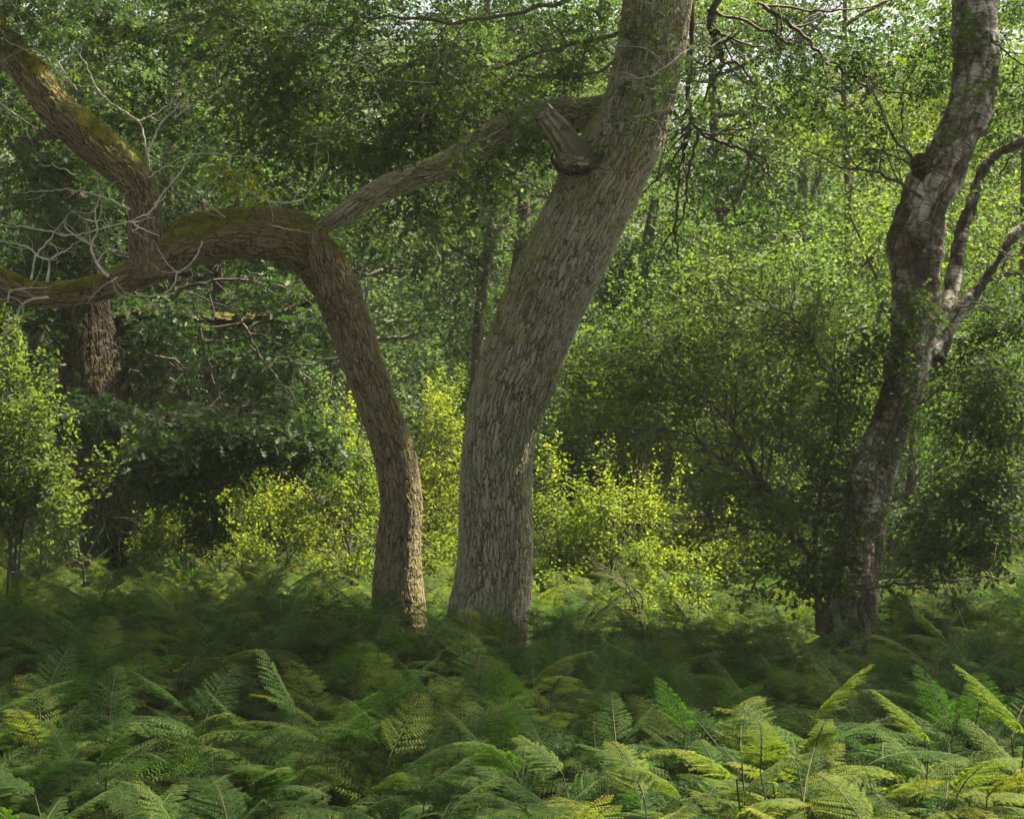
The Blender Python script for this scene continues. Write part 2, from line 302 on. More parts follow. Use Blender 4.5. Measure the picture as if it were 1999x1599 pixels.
class Foliage:
    """collects sprays of leaves (and the twigs that carry them)"""
    def __init__(s, seed, tpl=LEAFT, size=.06, nl=10, slen=.3, droop=.25, flat=.55, spread=.06, twig=True, twig_r=.0025):
        s.r = np.random.default_rng(seed); s.tpl, s.size, s.nl, s.slen, s.droop, s.flat, s.spread = tpl, size, nl, slen, droop, flat, spread
        s.V, s.F, s.v, s.o = [], [], [], 0; s.tw = []; s.twig = twig; s.twig_r = twig_r
        s.noise = SineNoise(s.r, 14, 1.6); s.noise2 = SineNoise(s.r, 12, 4.5)
    def sprays(s, c, d, vshift=0.0, slen=None):
        r = s.r; m, nl = len(c), s.nl
        if m == 0: return
        d = unit(d); L = (slen or s.slen) * r.uniform(.6, 1.3, m)
        side = unit(np.cross(d, unit(np.array([0, 0, 1.]) + r.normal(0, .25, (m, 3)))))
        up = unit(np.cross(side, d)); bend = r.uniform(.2, 1.0, m) * s.droop
        t = (np.arange(nl) + r.uniform(0, .6, (m, nl))) / nl
        ctr = c[:, None] + d[:, None] * (L[:, None, None] * (t[..., None] - .5)) - np.array([0, 0, 1.]) * (bend[:, None, None] * L[:, None, None] * t[..., None] ** 2)
        sg = np.where(np.arange(nl) % 2 == 0, 1., -1.)[None, :, None] * (1 - .5 * t[..., None])
        pos = ctr + side[:, None] * sg * s.spread * r.uniform(0, 1, (m, nl, 1)) + r.normal(0, s.spread * .45, (m, nl, 3))
        ld = d[:, None] * .7 + side[:, None] * sg * 1.0 + r.normal(0, .35, (m, nl, 3)) - np.array([0, 0, .35])
        nn = up[:, None] * s.flat + r.normal(0, .45, (m, nl, 3)) + np.array([0, 0, .25])
        v = np.clip(.42 + .17 * r.normal(size=(m, nl)) + vshift + .10 * s.noise(c)[:, None] + .12 * (t - .5), 0, 1)
        sz = s.size * r.uniform(.6, 1.25, (m, nl))
        V, F, va = leaves(pos.reshape(-1, 3), ld.reshape(-1, 3), nn.reshape(-1, 3), sz.ravel(), s.tpl, v.ravel())
        s.V.append(V); s.F.append(F + s.o); s.v.append(va); s.o += len(V)
        if s.twig:
            q = [c - d * L[:, None] * .6, c - d * L[:, None] * .1 - [0, 0, 1.] * (bend * L * .16)[:, None], c + d * L[:, None] * .5 - [0, 0, 1.] * (bend * L)[:, None]]
            s.tw.append((q[0], q[1], np.full(m, s.twig_r * 1.4), np.full(m, s.twig_r))); s.tw.append((q[1], q[2], np.full(m, s.twig_r), np.full(m, s.twig_r * .4)))
    def blob(s, c, rad, n, thr=-.9, vshift=0., shell=.55, dirbias=(0, 0, 0)):
        """n sprays in an ellipsoid, thinned into clumps"""
        r = s.r; k = int(n * 1.6); u = unit(r.normal(size=(k, 3))); rr = r.uniform(0, 1, (k, 1)) ** (1 / 3); rr = shell * (.55 + .45 * rr) + (1 - shell) * rr
        p = np.asarray(c) + u * rr * np.asarray(rad)
        q = p * [.8, .8, 1.9]; w = .7 * s.noise(q) + .7 * s.noise2(q); p, u = p[w > thr][:n], u[w > thr][:n]
        d = u * [1, 1, .45] + r.normal(0, .45, (len(p), 3)) + dirbias
        s.sprays(p, d, vshift)
    def pblob(s, px, py, Y, rx, ry, rd, n, sub=7, **k):
        # an uneven mass: a loose core and several smaller lobes thrown out of it
        R_ = np.array((rx / FPX * Y, rd, ry / FPX * Y)); c = P(px, py, Y)
        s.blob(c, R_ * .8, int(n * .3), **k)
        if n < 12: return s.blob(c, R_, n - int(n * .3), **k)
        w = s.r.dirichlet(np.ones(sub) * 2.0)
        for q in range(sub):
            u = unit(s.r.normal(size=3)) * s.r.uniform(.45, 1.05); s.blob(c + u * R_, R_ * s.r.uniform(.28, .6, 3), int(n * .75 * w[q]) + 1, **k)
    def build(s, name, mat, parent):
        V, F, v = np.vstack(s.V), np.vstack(s.F), np.concatenate(s.v)
        return link(name, mesh(name, V, F, {'v': v}), mat, parent)
    def build_twigs(s, mat, parent, name='twigs'):
        a = [np.concatenate([np.asarray(x[i]) for x in s.tw]) for i in range(4)]
        V, F, B = segs_mesh(*a, k=3)
        return link(name, mesh(name, V, F, {'bark': B}), mat, parent)

def grow(r, p, d, length, rad, depth, out, tips, wig=.18, up=.0, kids=(2, 4), ang=.75, nseg=5, shrink=.62):
    """recursive branch: out gets segments, tips gets (point, dir)"""
    d = d / np.linalg.norm(d); st = length / nseg
    for i in range(nseg):
        d2 = d + r.normal(0, wig, 3) + np.array([0, 0, up]); d2 /= np.linalg.norm(d2); q = p + d2 * st
        r0 = rad * (1 - .65 * i / nseg); r1 = rad * (1 - .65 * (i + 1) / nseg)
        out.append((p, q, r0, r1)); p, d = q, d2
        if depth <= 1 or i >= nseg - 1 or i > nseg // 2: tips.append((p.copy(), d.copy()))
        if depth > 0 and i >= 1:
            for _ in range(r.integers(*kids) if i == nseg - 1 else r.integers(0, 2)):
                a = r.normal(size=3); a -= d * (a @ d); a /= np.linalg.norm(a)
                grow(r, p, d * math.cos(ang) + a * math.sin(ang), length * shrink * r.uniform(.7, 1.1), r1 * .62, depth - 1, out, tips, wig, up, kids, ang, nseg, shrink)
def segs_obj(name, out, mat, parent, k=5):
    V, F, B = segs_mesh(np.array([o[0] for o in out]), np.array([o[1] for o in out]), np.array([o[2] for o in out]), np.array([o[3] for o in out]), k)
    return link(name, mesh(name, V, F, {'bark': B}, smooth=True), mat, parent)
def paths_obj(name, rows, mat, parent, r, side, sl, wig, Yt=None, k=5):
    for row in rows:
        out = []
        if Yt is None: twig_path(row[0], row[1], row[2], out, r, side, sl, wig)
        else: twig_path(row[0], Yt, row[1], out, r, side, sl, wig)
        segs_obj(name, out, mat, parent, k)
def twig_path(rows, Y, r0, out, r=None, side=0, sl=.25, wig=.3, taper=.25):
    """a hand-placed twig (px rows) with random side twigs"""
    pts = catmull([P(a, b, c[0] if c else Y) for a, b, *c in rows], 6 * (len(rows) - 1) + 1); n = len(pts)
    if r is not None: pts[1:] = pts[1:] + r.normal(0, 1, (n - 1, 3)) * np.linalg.norm(pts[-1] - pts[0]) / n * .16
    for i in range(n - 1):
        f0, f1 = 1 - (1 - taper) * i / n, 1 - (1 - taper) * (i + 1) / n
        out.append((pts[i], pts[i + 1], r0 * f0, r0 * f1))
        if r is not None and r.random() < side:
            d = unit(pts[i + 1] - pts[i]); a = r.normal(size=3) * [1, .7, 1]; a = unit(a - d * (a @ d)); dd = d * .5 + a * .8
            grow(r, pts[i + 1], dd, sl * r.uniform(.5, 1.3), r0 * f1 * .55, 1, out, [], wig, 0, (1, 3), .6, 4)

# ------------------------------------------------------------------ the ground
n = 161; gx = np.linspace(-70, 70, n); gy = np.linspace(-15, 140, n); GX, GY = np.meshgrid(gx, gy)
def gz(x, y):
    h = .10 * np.sin(x * .7 + 1) * np.sin(y * .45 + .3) + .05 * np.sin(x * 1.9 + y * 1.1)
    return h + .28 * np.exp(-(((x + 1.9) / 1.7) ** 2 + ((y - 9.6) / 1.2) ** 2))     # low mound left of the forked oak
V = np.stack([GX, GY, gz(GX, GY) - .02], -1).reshape(-1, 3)
i, j = np.meshgrid(np.arange(n - 1), np.arange(n - 1)); a = (j * n + i).ravel()
g = link('ground', mesh('ground', V, np.stack([a, a + 1, a + n + 1, a + n], 1), smooth=True), M['ground']); tag(g, kind='structure')

# ------------------------------------------------------------------ leaning oak (centre)
oakA = empty('oak_tree', P(955, 1300, 11.5) * [1, 1, 0], 'large leaning oak with grey furrowed trunk, thickest trunk standing in the bracken', 'tree')
Y = 11.5
trunkA = tube(px_path([(948, 1500, 165), (950, 1380, 158), (952, 1250, 148), (963, 1120, 139), (967, 1000, 139), (968, 920, 140), (974, 850, 143), (990, 775, 152), (1019, 705, 158),
    (1060, 605, 152), (1103, 505, 153), (1146, 410, 154), (1184, 335, 155), (1221, 265, 146), (1245, 195, 134), (1266, 100, 129), (1285, 0, 127), (1300, -120, 122), (1340, -330, 110), (1420, -600, 85), (1480, -900, 50)], Y), 300, .0085, .045, 3, flare=.34)
wood('trunk', [trunkA], M['oak_bark'], oakA)
limbs = [tube(px_path([(1225, 215, 60, 11.65), (1130, 222, 64, 11.9), (1040, 235, 62, 12.0), (960, 268, 56, 11.9), (870, 322, 54, 11.8), (790, 352, 48, 11.7), (735, 376, 44, 11.6), (672, 416, 36, 11.5), (634, 440, 26, 11.55), (612, 458, 20, 11.7)]), 120, .012, .1, 8)]
wood('limb', limbs, M['oak_bark'], oakA)
sn = [tube(px_path([(1205, 350, 92, 11.5), (1165, 338, 84, 11.36), (1130, 326, 70, 11.27), (1104, 316, 52, 11.22), (1088, 308, 30, 11.2)]), 90, .01, .14, 5)]
wood('branch_collar', sn, M['oak_bark'], oakA)
# broken snag standing out of the collar: a torn, fluted sheet of dead wood with a jagged top
r = np.random.default_rng(4); nu, nv = 46, 26; th = np.linspace(0, 2 * np.pi, nu, endpoint=False)
b0, b1 = P(1128, 322, 11.2), P(1066, 212, 11.24); ax = unit(b1 - b0); sx_ = unit(np.cross(ax, [0, 1., 0])); top = .72 + .28 * np.abs(np.sin(th * 1.5 + .6)) + r.uniform(-.12, .1, nu)
fl = 1 + .10 * np.sin(9 * th) + r.normal(0, .05, nu); V = []
for q in range(nv):
    t = q / (nv - 1); w = (.16 - .085 * t ** .7) * fl * (1 + .03 * np.sin(th * 5 + 9 * t)); c = b0 + (b1 - b0) * (t * top)[:, None]
    V.append(c + sx_ * (np.cos(th) * w + .09 * t * t - .05 * t)[:, None] + np.array([0, 1., 0]) * (np.sin(th) * w * .5)[:, None])
V = np.vstack(V); ii = np.arange(nv - 1)[:, None] * nu; jj = np.arange(nu)[None]; j2 = (jj + 1) % nu
F = np.stack([ii + jj, ii + j2, ii + nu + j2, ii + nu + jj], -1).reshape(-1, 4)
V = np.vstack([V, b0 + (b1 - b0) * .55]); jj = jj[0]; j2 = j2[0]; F = np.vstack([clean_tri(F), np.stack([(nv - 1) * nu + jj, (nv - 1) * nu + j2, np.full(nu, nv * nu)], 1)])
m, N, L = new_mat('torn_dead_wood'); at = N.new('ShaderNodeAttribute'); at.attribute_name = 'v'; rp = ramp(N, [(0, (.05, .036, .025)), (.5, (.17, .135, .10)), (1, (.42, .36, .28))]); L.new(at.outputs['Fac'], rp.inputs[0]); L.new(rp.outputs[0], N['Principled BSDF'].inputs['Base Color']); N['Principled BSDF'].inputs['Roughness'].default_value = .9
colv = np.clip(.5 + .28 * r.normal(size=nu) + (fl - 1) * 1.5, 0, 1); sv = np.clip(np.tile(colv, nv) * np.repeat(np.clip(.25 + 1.2 * np.linspace(0, 1, nv), 0, 1), nu) + r.normal(0, .06, nu * nv), 0, 1)
link('snag', mesh('snag', V, F, {'v': np.append(sv, .1)}), m, oakA)
wood('collar_rim', [tube(px_path([(1176, 300, 10, 11.2), (1162, 320, 13, 11.14), (1138, 334, 15, 11.09), (1110, 336, 13, 11.08), (1088, 324, 10, 11.12), (1076, 306, 5, 11.16)]), 40, .01, .3, 6)], M['dark_bark'], oakA)


fA = Foliage(21, OAKT, .09, 8, .36, .3, .5, .09, twig_r=.0028)
for b in [(300, 130, 12.6, 170, 110, .7, 150), (470, 70, 12.4, 170, 110, .8, 190), (640, 110, 12.3, 180, 120, .8, 220), (800, 90, 12.4, 170, 130, .8, 200), (960, 90, 12.5, 150, 120, .7, 150), (1090, 70, 12.6, 110, 110, .6, 90),
          (430, 210, 12.4, 130, 90, .6, 120), (570, 240, 12.3, 140, 90, .6, 130), (720, 230, 12.1, 150, 90, .6, 150), (880, 210, 12.3, 140, 90, .6, 130), (1010, 190, 12.5, 90, 70, .5, 60),
          (520, 335, 12.7, 120, 60, .5, 70), (650, 325, 12.5, 110, 60, .5, 60), (830, 270, 12.4, 100, 45, .4, 60), (770, 330, 12.5, 90, 35, .3, 28), (880, 385, 12.4, 130, 55, .6, 85), (790, 430, 12.6, 100, 45, .5, 50), (1000, 320, 12.7, 70, 50, .5, 30),
          (940, 320, 12.4, 60, 40, .3, 26), (1030, 270, 11.6, 50, 40, .3, 22), (1190, 40, 12.5, 90, 80, .6, 40), (900, 290, 11.0, 50, 30, .3, 12), (1050, 210, 11.1, 50, 40, .3, 16), (640, 240, 11.0, 90, 60, .3, 20)]:
    fA.pblob(b[0], b[1], b[2] + fA.r.uniform(-.3, .5), b[3] * 1.1, b[4] * 1.1, b[5] * 1.5, int(b[6] * .85), thr=-.75, vshift=.06)
for b in [(1250, 60, 10.9, 60, 30, .3, 7), (1245, 165, 10.9, 60, 40, .3, 7), (1300, 35, 10.9, 40, 30, .3, 6), (1235, 250, 10.9, 50, 20, .2, 5), (1320, 210, 10.9, 60, 40, .3, 7), (1360, 130, 11.2, 60, 60, .4, 10)]:
    fA.pblob(*b, thr=-3)
# unseen leaf masses added above the picture to cast the shade band
# (an even closed canopy: each mass hangs over one spot of the shaded bracken, up along the sunbeam)
SUNX, SUNY = float(sdir.x / sdir.z), float(sdir.y / sdir.z)
def over(r, x0, x1, y0, y1, z0=7.0, z1=9.6, st=.95, base=.8):
    for gx_ in np.arange(x0, x1, st):
        for gy_ in np.arange(y0, y1, st):
            z = r.uniform(z0, z1); yield np.array([gx_ + r.normal(0, .2) + (z - base) * SUNX, gy_ + r.normal(0, .15) + (z - base) * SUNY, z])
def shade_canopy(cells, seed, mat, parent, n=66):
    f = Foliage(seed, OAKT, .16, 8, .6, .3, .6, .16, twig=False)
    for c in cells: f.blob(c, (.95, .8, .5), n, thr=-1.6)
    f.build('added_shade_canopy', mat, parent)
shade_canopy([*over(fA.r, -5.6, -3.6, 7.7, 11.2), *over(fA.r, -3.6, .1, 7.7, 10.6), *over(fA.r, .1, 3.0, 7.5, 9.6)], 611, M['oak_leaf'], oakA)
for c in over(fA.r, -3.4, .4, 5.0, 7.4, st=1.1): fA.blob(c, (.7, .55, .4), 64, thr=-1.1)  # more added masses out of view, thinning the sun on the left foreground
cr = fA.build('crown', M['oak_leaf'], oakA); fA.build_twigs(M['grey_twig'], cr)  # also holds the added shade masses out of view
# bare hanging branches right of the trunk
r = np.random.default_rng(77); out = []
hb = [([(1345, -60), (1352, 60), (1345, 150), (1350, 225), (1375, 265), (1420, 280), (1470, 300), (1495, 310), (1500, 345)], .028),
      ([(1350, 225), (1338, 290), (1325, 360), (1318, 440), (1325, 500), (1340, 540)], .020), ([(1365, 250), (1345, 330), (1338, 400), (1322, 450), (1305, 500)], .015),
      ([(1440, 285), (1490, 330), (1480, 370), (1510, 400)], .012), ([(1350, 240), (1310, 270), (1270, 290)], .014), ([(1385, 268), (1440, 250), (1500, 255)], .010),
      ([(1420, -40), (1385, 40), (1408, 100), (1412, 120), (1440, 122), (1470, 160)], .034), ([(1412, 120), (1390, 160), (1400, 170)], .03), ([(1490, 10), (1560, 60), (1620, 120), (1700, 170), (1800, 185)], .022),
      ([(1380, 20), (1480, 50), (1590, 110), (1650, 145)], .018), ([(1340, 90), (1400, 95), (1450, 80), (1560, 70)], .012), ([(1330, 100), (1290, 110), (1230, 95)], .008), ([(1310, 150), (1260, 165), (1190, 130)], .006), ([(1480, 5), (1600, 20), (1700, 10), (1780, -10)], .014),
      ([(1350, 250), (1300, 330), (1250, 380), (1230, 430)], .013), ([(1320, 440), (1280, 500), (1240, 560)], .010)]
paths_obj('branch', hb, M['twig'], oakA, r, .34, .45, .25, 12.3)
cb = [([(1215, 60), (1080, 95), (940, 130), (800, 120), (670, 165)], .022), ([(1210, 120), (1120, 150), (1010, 150), (930, 200), (860, 215)], .015), ([(1225, -40), (1050, 10), (880, 40), (700, 30), (560, 75)], .024), ([(940, 130), (900, 180), (820, 220), (760, 290)], .012),
      ([(800, 120), (740, 190), (660, 230), (600, 300), (560, 320)], .011), ([(700, 30), (620, 110), (540, 150), (450, 190), (400, 250)], .012), ([(560, 75), (450, 80), (340, 130), (270, 120)], .010), ([(880, 40), (830, 90), (770, 80)], .008), ([(870, 330), (930, 390), (960, 450), (1010, 480)], .010), ([(760, 370), (800, 430), (850, 470), (870, 540)], .010), ([(960, 280), (1000, 340), (1060, 370), (1090, 380)], .008), ([(700, 400), (740, 450), (760, 520)], .008)]
paths_obj('branch', cb, M['grey_twig'], oakA, r, .45, .5, .25, 12.0)
fw = [([(1350, 88, 10.9), (1300, 130, 10.85), (1255, 150, 10.85), (1210, 140, 10.9), (1165, 152, 11)], .0055), ([(1345, 165, 10.9), (1295, 178, 10.85), (1240, 160, 10.85), (1215, 150, 10.9)], .004), ([(1330, 205, 10.9), (1275, 218, 10.85), (1200, 245, 10.9)], .004), ([(1180, 88, 10.95), (1255, 92, 10.85), (1300, 118, 10.85)], .004), ([(1345, 235, 10.9), (1300, 262, 10.85), (1262, 268, 10.85)], .005), ([(1420, 70, 10.95), (1380, 92, 10.9), (1340, 85, 10.88), (1300, 75, 10.85)], .006)]
paths_obj('dead_twig', fw, M['pale_twig'], oakA, r, .3, .2, .3, 10.9)
fH = Foliage(23, OAKT, .085, 8, .3, .3, .5, .06)
for b in [(1290, 300, 12.5, 60, 60, .4, 26), (1330, 350, 12.6, 70, 60, .4, 28), (1440, 300, 12.5, 90, 40, .4, 24), (1500, 400, 12.7, 70, 30, .4, 14), (1560, 200, 12.5, 70, 40, .4, 22), (1600, 130, 12.4, 110, 50, .4, 40), (1700, 60, 12.4, 130, 50, .5, 50), (1480, 60, 12.6, 70, 40, .4, 14), (1800, 130, 12.2, 90, 60, .4, 40), (1640, 230, 12.6, 60, 30, .4, 12)]:
    fH.pblob(*b, thr=-.8)
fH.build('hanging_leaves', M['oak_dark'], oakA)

# ------------------------------------------------------------------ forked oak with the long mossy limb (left of it)
oakB = empty('oak_tree', P(780, 1300, 11.9) * [1, 1, 0], 'slimmer crooked oak whose trunk elbows left into a long mossy horizontal limb', 'tree')
mainB = tube(px_path([(790, 1420, 100, 11.9), (785, 1300, 94, 11.9), (781, 1200, 88, 11.9), (777, 1080, 80, 11.9), (783, 980, 76, 11.9), (768, 880, 80, 11.9), (734, 780, 80, 11.9), (704, 700, 82, 11.9), (677, 620, 82, 11.85), (646, 548, 88, 11.8), (602, 492, 98, 11.75),
    (545, 470, 88, 11.7), (480, 466, 82, 11.65), (420, 472, 76, 11.6), (360, 487, 76, 11.55), (310, 512, 70, 11.5), (262, 537, 55, 11.45), (200, 562, 47, 11.4), (130, 576, 44, 11.35), (60, 575, 44, 11.3), (10, 560, 52, 11.3), (-60, 530, 52, 11.3), (-180, 500, 50, 11.2)]), 220, .009, .06, 12, flare=.4)
wood('trunk', [mainB], M['mossy_bark'], oakB)
riser = tube(px_path([(292, 540, 84, 11.48), (287, 500, 66, 11.45), (283, 440, 60, 11.42), (280, 395, 62, 11.4), (262, 352, 74, 11.38), (218, 312, 76, 11.35), (166, 268, 72, 11.3), (118, 222, 68, 11.25), (70, 160, 60, 11.2), (20, 100, 58, 11.2), (-40, 20, 62, 11.2), (-90, -120, 60, 11.2), (-120, -400, 50, 11.2)]), 180, .009, .07, 14)
wood('limb', [riser], M['mossy_bark'], oakB)
stub = tube(px_path([(642, 590, 22, 11.62), (634, 540, 34, 11.56), (628, 500, 40, 11.53), (622, 465, 36, 11.56), (628, 438, 26, 11.6), (636, 424, 12, 11.6)]), 90, .009, .2, 15)
wood('branch_stub', [stub], M['mossy_bark'], oakB)
hump = tube(px_path([(330, 470, 40, 11.6), (370, 452, 56, 11.62), (440, 444, 62, 11.66), (520, 440, 66, 11.7), (580, 450, 60, 11.75), (622, 470, 40, 11.8)]), 120, .012, .08, 16)
mossb = M['mossy_bark']
wood('mossy_hump', [hump], mossb, oakB)
# moss tufts on upward faces of the limbs
def moss_tufts(tubes, n, seed, zmin=.35, size=.018, ymin=None):
    r = np.random.default_rng(seed); pos, nor = [], []
    for V, F, B in tubes:
        q = F[F[:, 2] != F[:, 3]]; a, b, c, d = (V[q[:, k]] for k in range(4)); nn = unit(np.cross(c - a, d - b)); ctr = (a + b + c + d) / 4
        pos.append(ctr); nor.append(nn)
    pos, nor = np.vstack(pos), np.vstack(nor)
    w = nor[:, 2] + .25 * SineNoise(r, 12, 9)(pos)
    ok = w > zmin
    if ymin is not None: ok &= ymin(pos)
    idx = np.where(ok)[0]; idx = r.choice(idx, n); p = pos[idx] + r.normal(0, .004, (n, 3)); nn = nor[idx]
    d = nn + r.normal(0, .6, (n, 3)); v = np.clip(.5 + .2 * r.normal(size=n), 0, 1)
    return leaves(p, d, unit(r.normal(size=(n, 3))), size * r.uniform(.5, 1.5, n), LONGT, v)
V, F, v = moss_tufts([mainB, riser, hump], 60000, 5, .45, .019, lambda p: (p[:, 2] > 3.3) & (p[:, 0] > -4.2))
link('moss', mesh('moss', V, F, {'v': v}), M['moss'], oakB)['kind'] = 'stuff'
V, F, v = moss_tufts([trunkA], 14000, 6, .28, .018, lambda p: (p[:, 2] > 2.2) & (p[:, 2] < 5.9))
link('moss', mesh('moss', V, F, {'v': v}), M['moss'], oakA)['kind'] = 'stuff'

# pale dead twigs of the forked oak, traced from their places
r = np.random.default_rng(31); out = []
tw = [([(296, 360), (290, 320), (288, 300), (276, 245), (270, 237)], 11.35, .017), ([(270, 237), (232, 210), (205, 190), (185, 165), (165, 120), (140, 85)], 11.3, .012), ([(270, 237), (305, 220), (350, 188)], 11.3, .009),
      ([(288, 298), (300, 270), (316, 238), (340, 215), (352, 197), (368, 191)], 11.3, .012), ([(340, 228), (375, 205), (410, 190), (438, 165)], 11.3, .008), ([(185, 170), (140, 162), (112, 140)], 11.3, .006),
      ([(212, 540), (190, 515), (178, 480), (190, 448), (186, 412), (196, 375)], 11.2, .014), ([(186, 480), (160, 468), (130, 445), (128, 430)], 11.2, .010), ([(100, 505), (125, 490), (160, 465)], 11.2, .010),
      ([(92, 550), (96, 520), (95, 507)], 11.25, .014), ([(95, 507), (75, 500), (60, 485), (30, 475), (0, 470)], 11.2, .010), ([(60, 545), (70, 500), (95, 470), (130, 420)], 11.2, .011), ([(130, 460), (60, 445), (0, 440)], 11.2, .007),
      ([(312, 392), (290, 415), (255, 430), (200, 445), (150, 458), (90, 450), (40, 440), (0, 432)], 11.1, .010), ([(255, 408), (235, 400), (205, 385), (160, 372), (110, 370), (60, 375), (0, 372)], 11.15, .009),
      ([(255, 432), (275, 445), (312, 460)], 11.0, .009), ([(395, 470), (380, 505), (350, 530), (325, 512), (300, 470)], 11.1, .008), ([(95, 580), (60, 585), (40, 600), (30, 630), (0, 655)], 11.1, .012), ([(15, 590), (25, 565), (100, 560)], 11.1, .008),
      ([(345, 530), (340, 555), (315, 575), (265, 577), (240, 567), (225, 545)], 11.0, .007), ([(230, 540), (200, 560), (168, 592)], 11.1, .007), ([(290, 345), (330, 320), (380, 300), (470, 305), (515, 300)], 11.2, .006),
      ([(300, 400), (340, 350), (370, 310), (385, 290)], 11.1, .006), ([(440, 425), (415, 405), (400, 395), (375, 385)], 11.5, .007), ([(450, 300), (450, 340), (490, 375), (540, 395), (590, 388), (620, 350), (640, 320), (640, 285)], 11.4, .009),
      ([(645, 272), (610, 280), (570, 285)], 11.5, .007), ([(150, 175), (110, 120), (55, 95), (0, 120)], 11.0, .006), ([(55, 100), (0, 70)], 11.0, .006), ([(610, 40), (560, 70), (500, 60), (430, 25)], 11.8, .008), ([(735, 180), (745, 212), (700, 235), (635, 250)], 11.6, .009),
      ([(0, 200), (35, 225), (65, 245)], 11.0, .007), ([(150, 340), (110, 325), (60, 322)], 11.1, .007), ([(530, 440), (560, 446), (600, 452)], 11.3, .006), ([(720, 85), (690, 120), (640, 150)], 11.6, .007), ([(705, 120), (740, 150), (850, 160)], 11.6, .006), ([(440, 200), (420, 150), (450, 60)], 11.5, .006)]
paths_obj('dead_twig', tw, M['pale_twig'], oakB, r, .16, .26, .45)
fB = Foliage(24, OAKT, .092, 8, .3, .25, .5, .06, twig_r=.0022)
for b in [(250, 235, 11.7, 80, 50, .3, 26), (60, 340, 11.3, 80, 45, .4, 34), (90, 420, 11.5, 80, 40, .4, 22), (50, 50, 11.0, 80, 60, .4, 34), (180, 60, 11.8, 90, 60, .4, 36), (330, 60, 12, 90, 60, .4, 30), (30, 230, 11.8, 40, 50, .3, 10), (560, 390, 11.8, 50, 25, .2, 8), (280, 190, 12, 60, 40, .3, 14), (180, 330, 12.2, 80, 40, .3, 14)]:
    fB.pblob(*b, thr=-1.2, vshift=.12)
for k in range(16):
    c = np.array([fB.r.uniform(-8, -2.5), fB.r.uniform(9.5, 13.5), fB.r.uniform(6.8, 9.5)]); fB.blob(c, (1.1, .9, .6), 95, thr=-1.)
cr = fB.build('crown', M['oak_leaf'], oakB); fB.build_twigs(M['grey_twig'], cr)
fY = Foliage(25, OAKT, .10, 7, .22, .1, .5, .05)
for b in [(470, 330, 11.1, 40, 22, .15, 5), (440, 358, 11.1, 22, 12, .1, 3), (525, 378, 11.1, 25, 10, .1, 2)]: fY.pblob(*b, thr=-4, vshift=.35)
o = fY.build('young_leaves', M['yellow_leaf'], oakB); o['label'] = 'small spray of bright yellow-green young oak leaves'

# ------------------------------------------------------------------ dark old oak, back left
oakC = empty('oak_tree', P(220, 1160, 17) * [1, 1, 0], 'thick dark oak trunk behind the birch bush, half hidden by its low leafy bough', 'tree')
tC = tube(px_path([(228, 1240, 145), (226, 1120, 134), (222, 1020, 130), (212, 930, 126), (200, 850, 132), (185, 780, 138), (178, 720, 120), (172, 650, 102), (168, 600, 88), (160, 500, 84), (120, 380, 84), (60, 260, 86), (20, 170, 90), (-20, 50, 80), (-40, -150, 70)], 17), 160, .02, .07, 40, flare=.2)
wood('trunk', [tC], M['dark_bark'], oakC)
lC = [tube(px_path([(185, 650, 60), (250, 620, 34), (330, 605, 26), (400, 618, 24), (470, 625, 22), (560, 610, 18), (660, 560, 10)], 17.2), 40, .03, .1, 41),
      tube(px_path([(215, 800, 50), (300, 830, 34), (400, 850, 26), (500, 840, 20), (600, 880, 14), (690, 930, 8)], 16.4), 40, .03, .1, 42),
      tube(px_path([(90, 330, 50, 17), (190, 90, 40, 16.8), (300, 60, 26, 16.5), (420, 20, 18, 16.2)]), 40, .03, .1, 44)]
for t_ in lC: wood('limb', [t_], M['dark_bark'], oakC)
r = np.random.default_rng(5); out = []
paths_obj('branch', [([(310, 600), (360, 560), (450, 545), (560, 560)], 16.8, .03), ([(240, 760), (290, 700), (350, 710), (380, 780)], 16.5, .03), ([(390, 640), (410, 720), (440, 800), (470, 850)], 16.6, .02), ([(470, 620), (500, 680), (540, 740), (560, 760)], 16.6, .02), ([(700, 690), (600, 710), (540, 690)], 16.4, .015), ([(510, 850), (560, 900), (600, 960), (640, 980)], 15.6, .02), ([(270, 1000), (300, 1010), (330, 1030)], 16.2, .02), ([(590, 730), (640, 780), (700, 850), (740, 900)], 15.6, .01)], M['twig'], oakC, r, .5, .7, .3)
fC = Foliage(51, OAKT, .125, 9, .42, .3, .5, .09, twig_r=.003)
for b in [(180, 835, 14.9, 90, 48, .6, 80), (320, 880, 14.8, 90, 80, .8, 140), (420, 870, 14.7, 130, 80, .8, 170), (530, 870, 14.7, 100, 60, .7, 110), (600, 870, 14.6, 50, 40, .5, 36), (330, 930, 14.8, 130, 55, .6, 110), (395, 1000, 14.6, 40, 50, .3, 22),  (560, 840, 14.8, 100, 60, .5, 70), (400, 1050, 14.4, 25, 30, .3, 12),
          (330, 700, 17.2, 130, 80, .6, 90), (120, 350, 15.5, 70, 80, .5, 60), (150, 450, 15.8, 70, 70, .5, 50), (70, 500, 15.8, 80, 60, .5, 50), (200, 430, 15.6, 60, 80, .5, 40), (50, 180, 15, 60, 80, .5, 30), (330, 620, 16.4, 90, 40, .5, 40), (470, 720, 17.2, 130, 80, .6, 90), (600, 640, 16.8, 60, 70, .5, 50), (560, 580, 17.0, 90, 50, .5, 50), (60, 620, 16.6, 90, 90, .6, 120), (250, 650, 17.5, 90, 60, .5, 50), (130, 780, 17.8, 60, 80, .5, 60)]:
    fC.pblob(*b, thr=-.8)
shade_canopy(over(fC.r, -5.6, -2.4, 14.3, 15.0, z0=6.8, z1=9, base=2.3), 613, M['oak_dark'], oakC)  # added out of view, in the sunbeam, to darken the low leafy bough
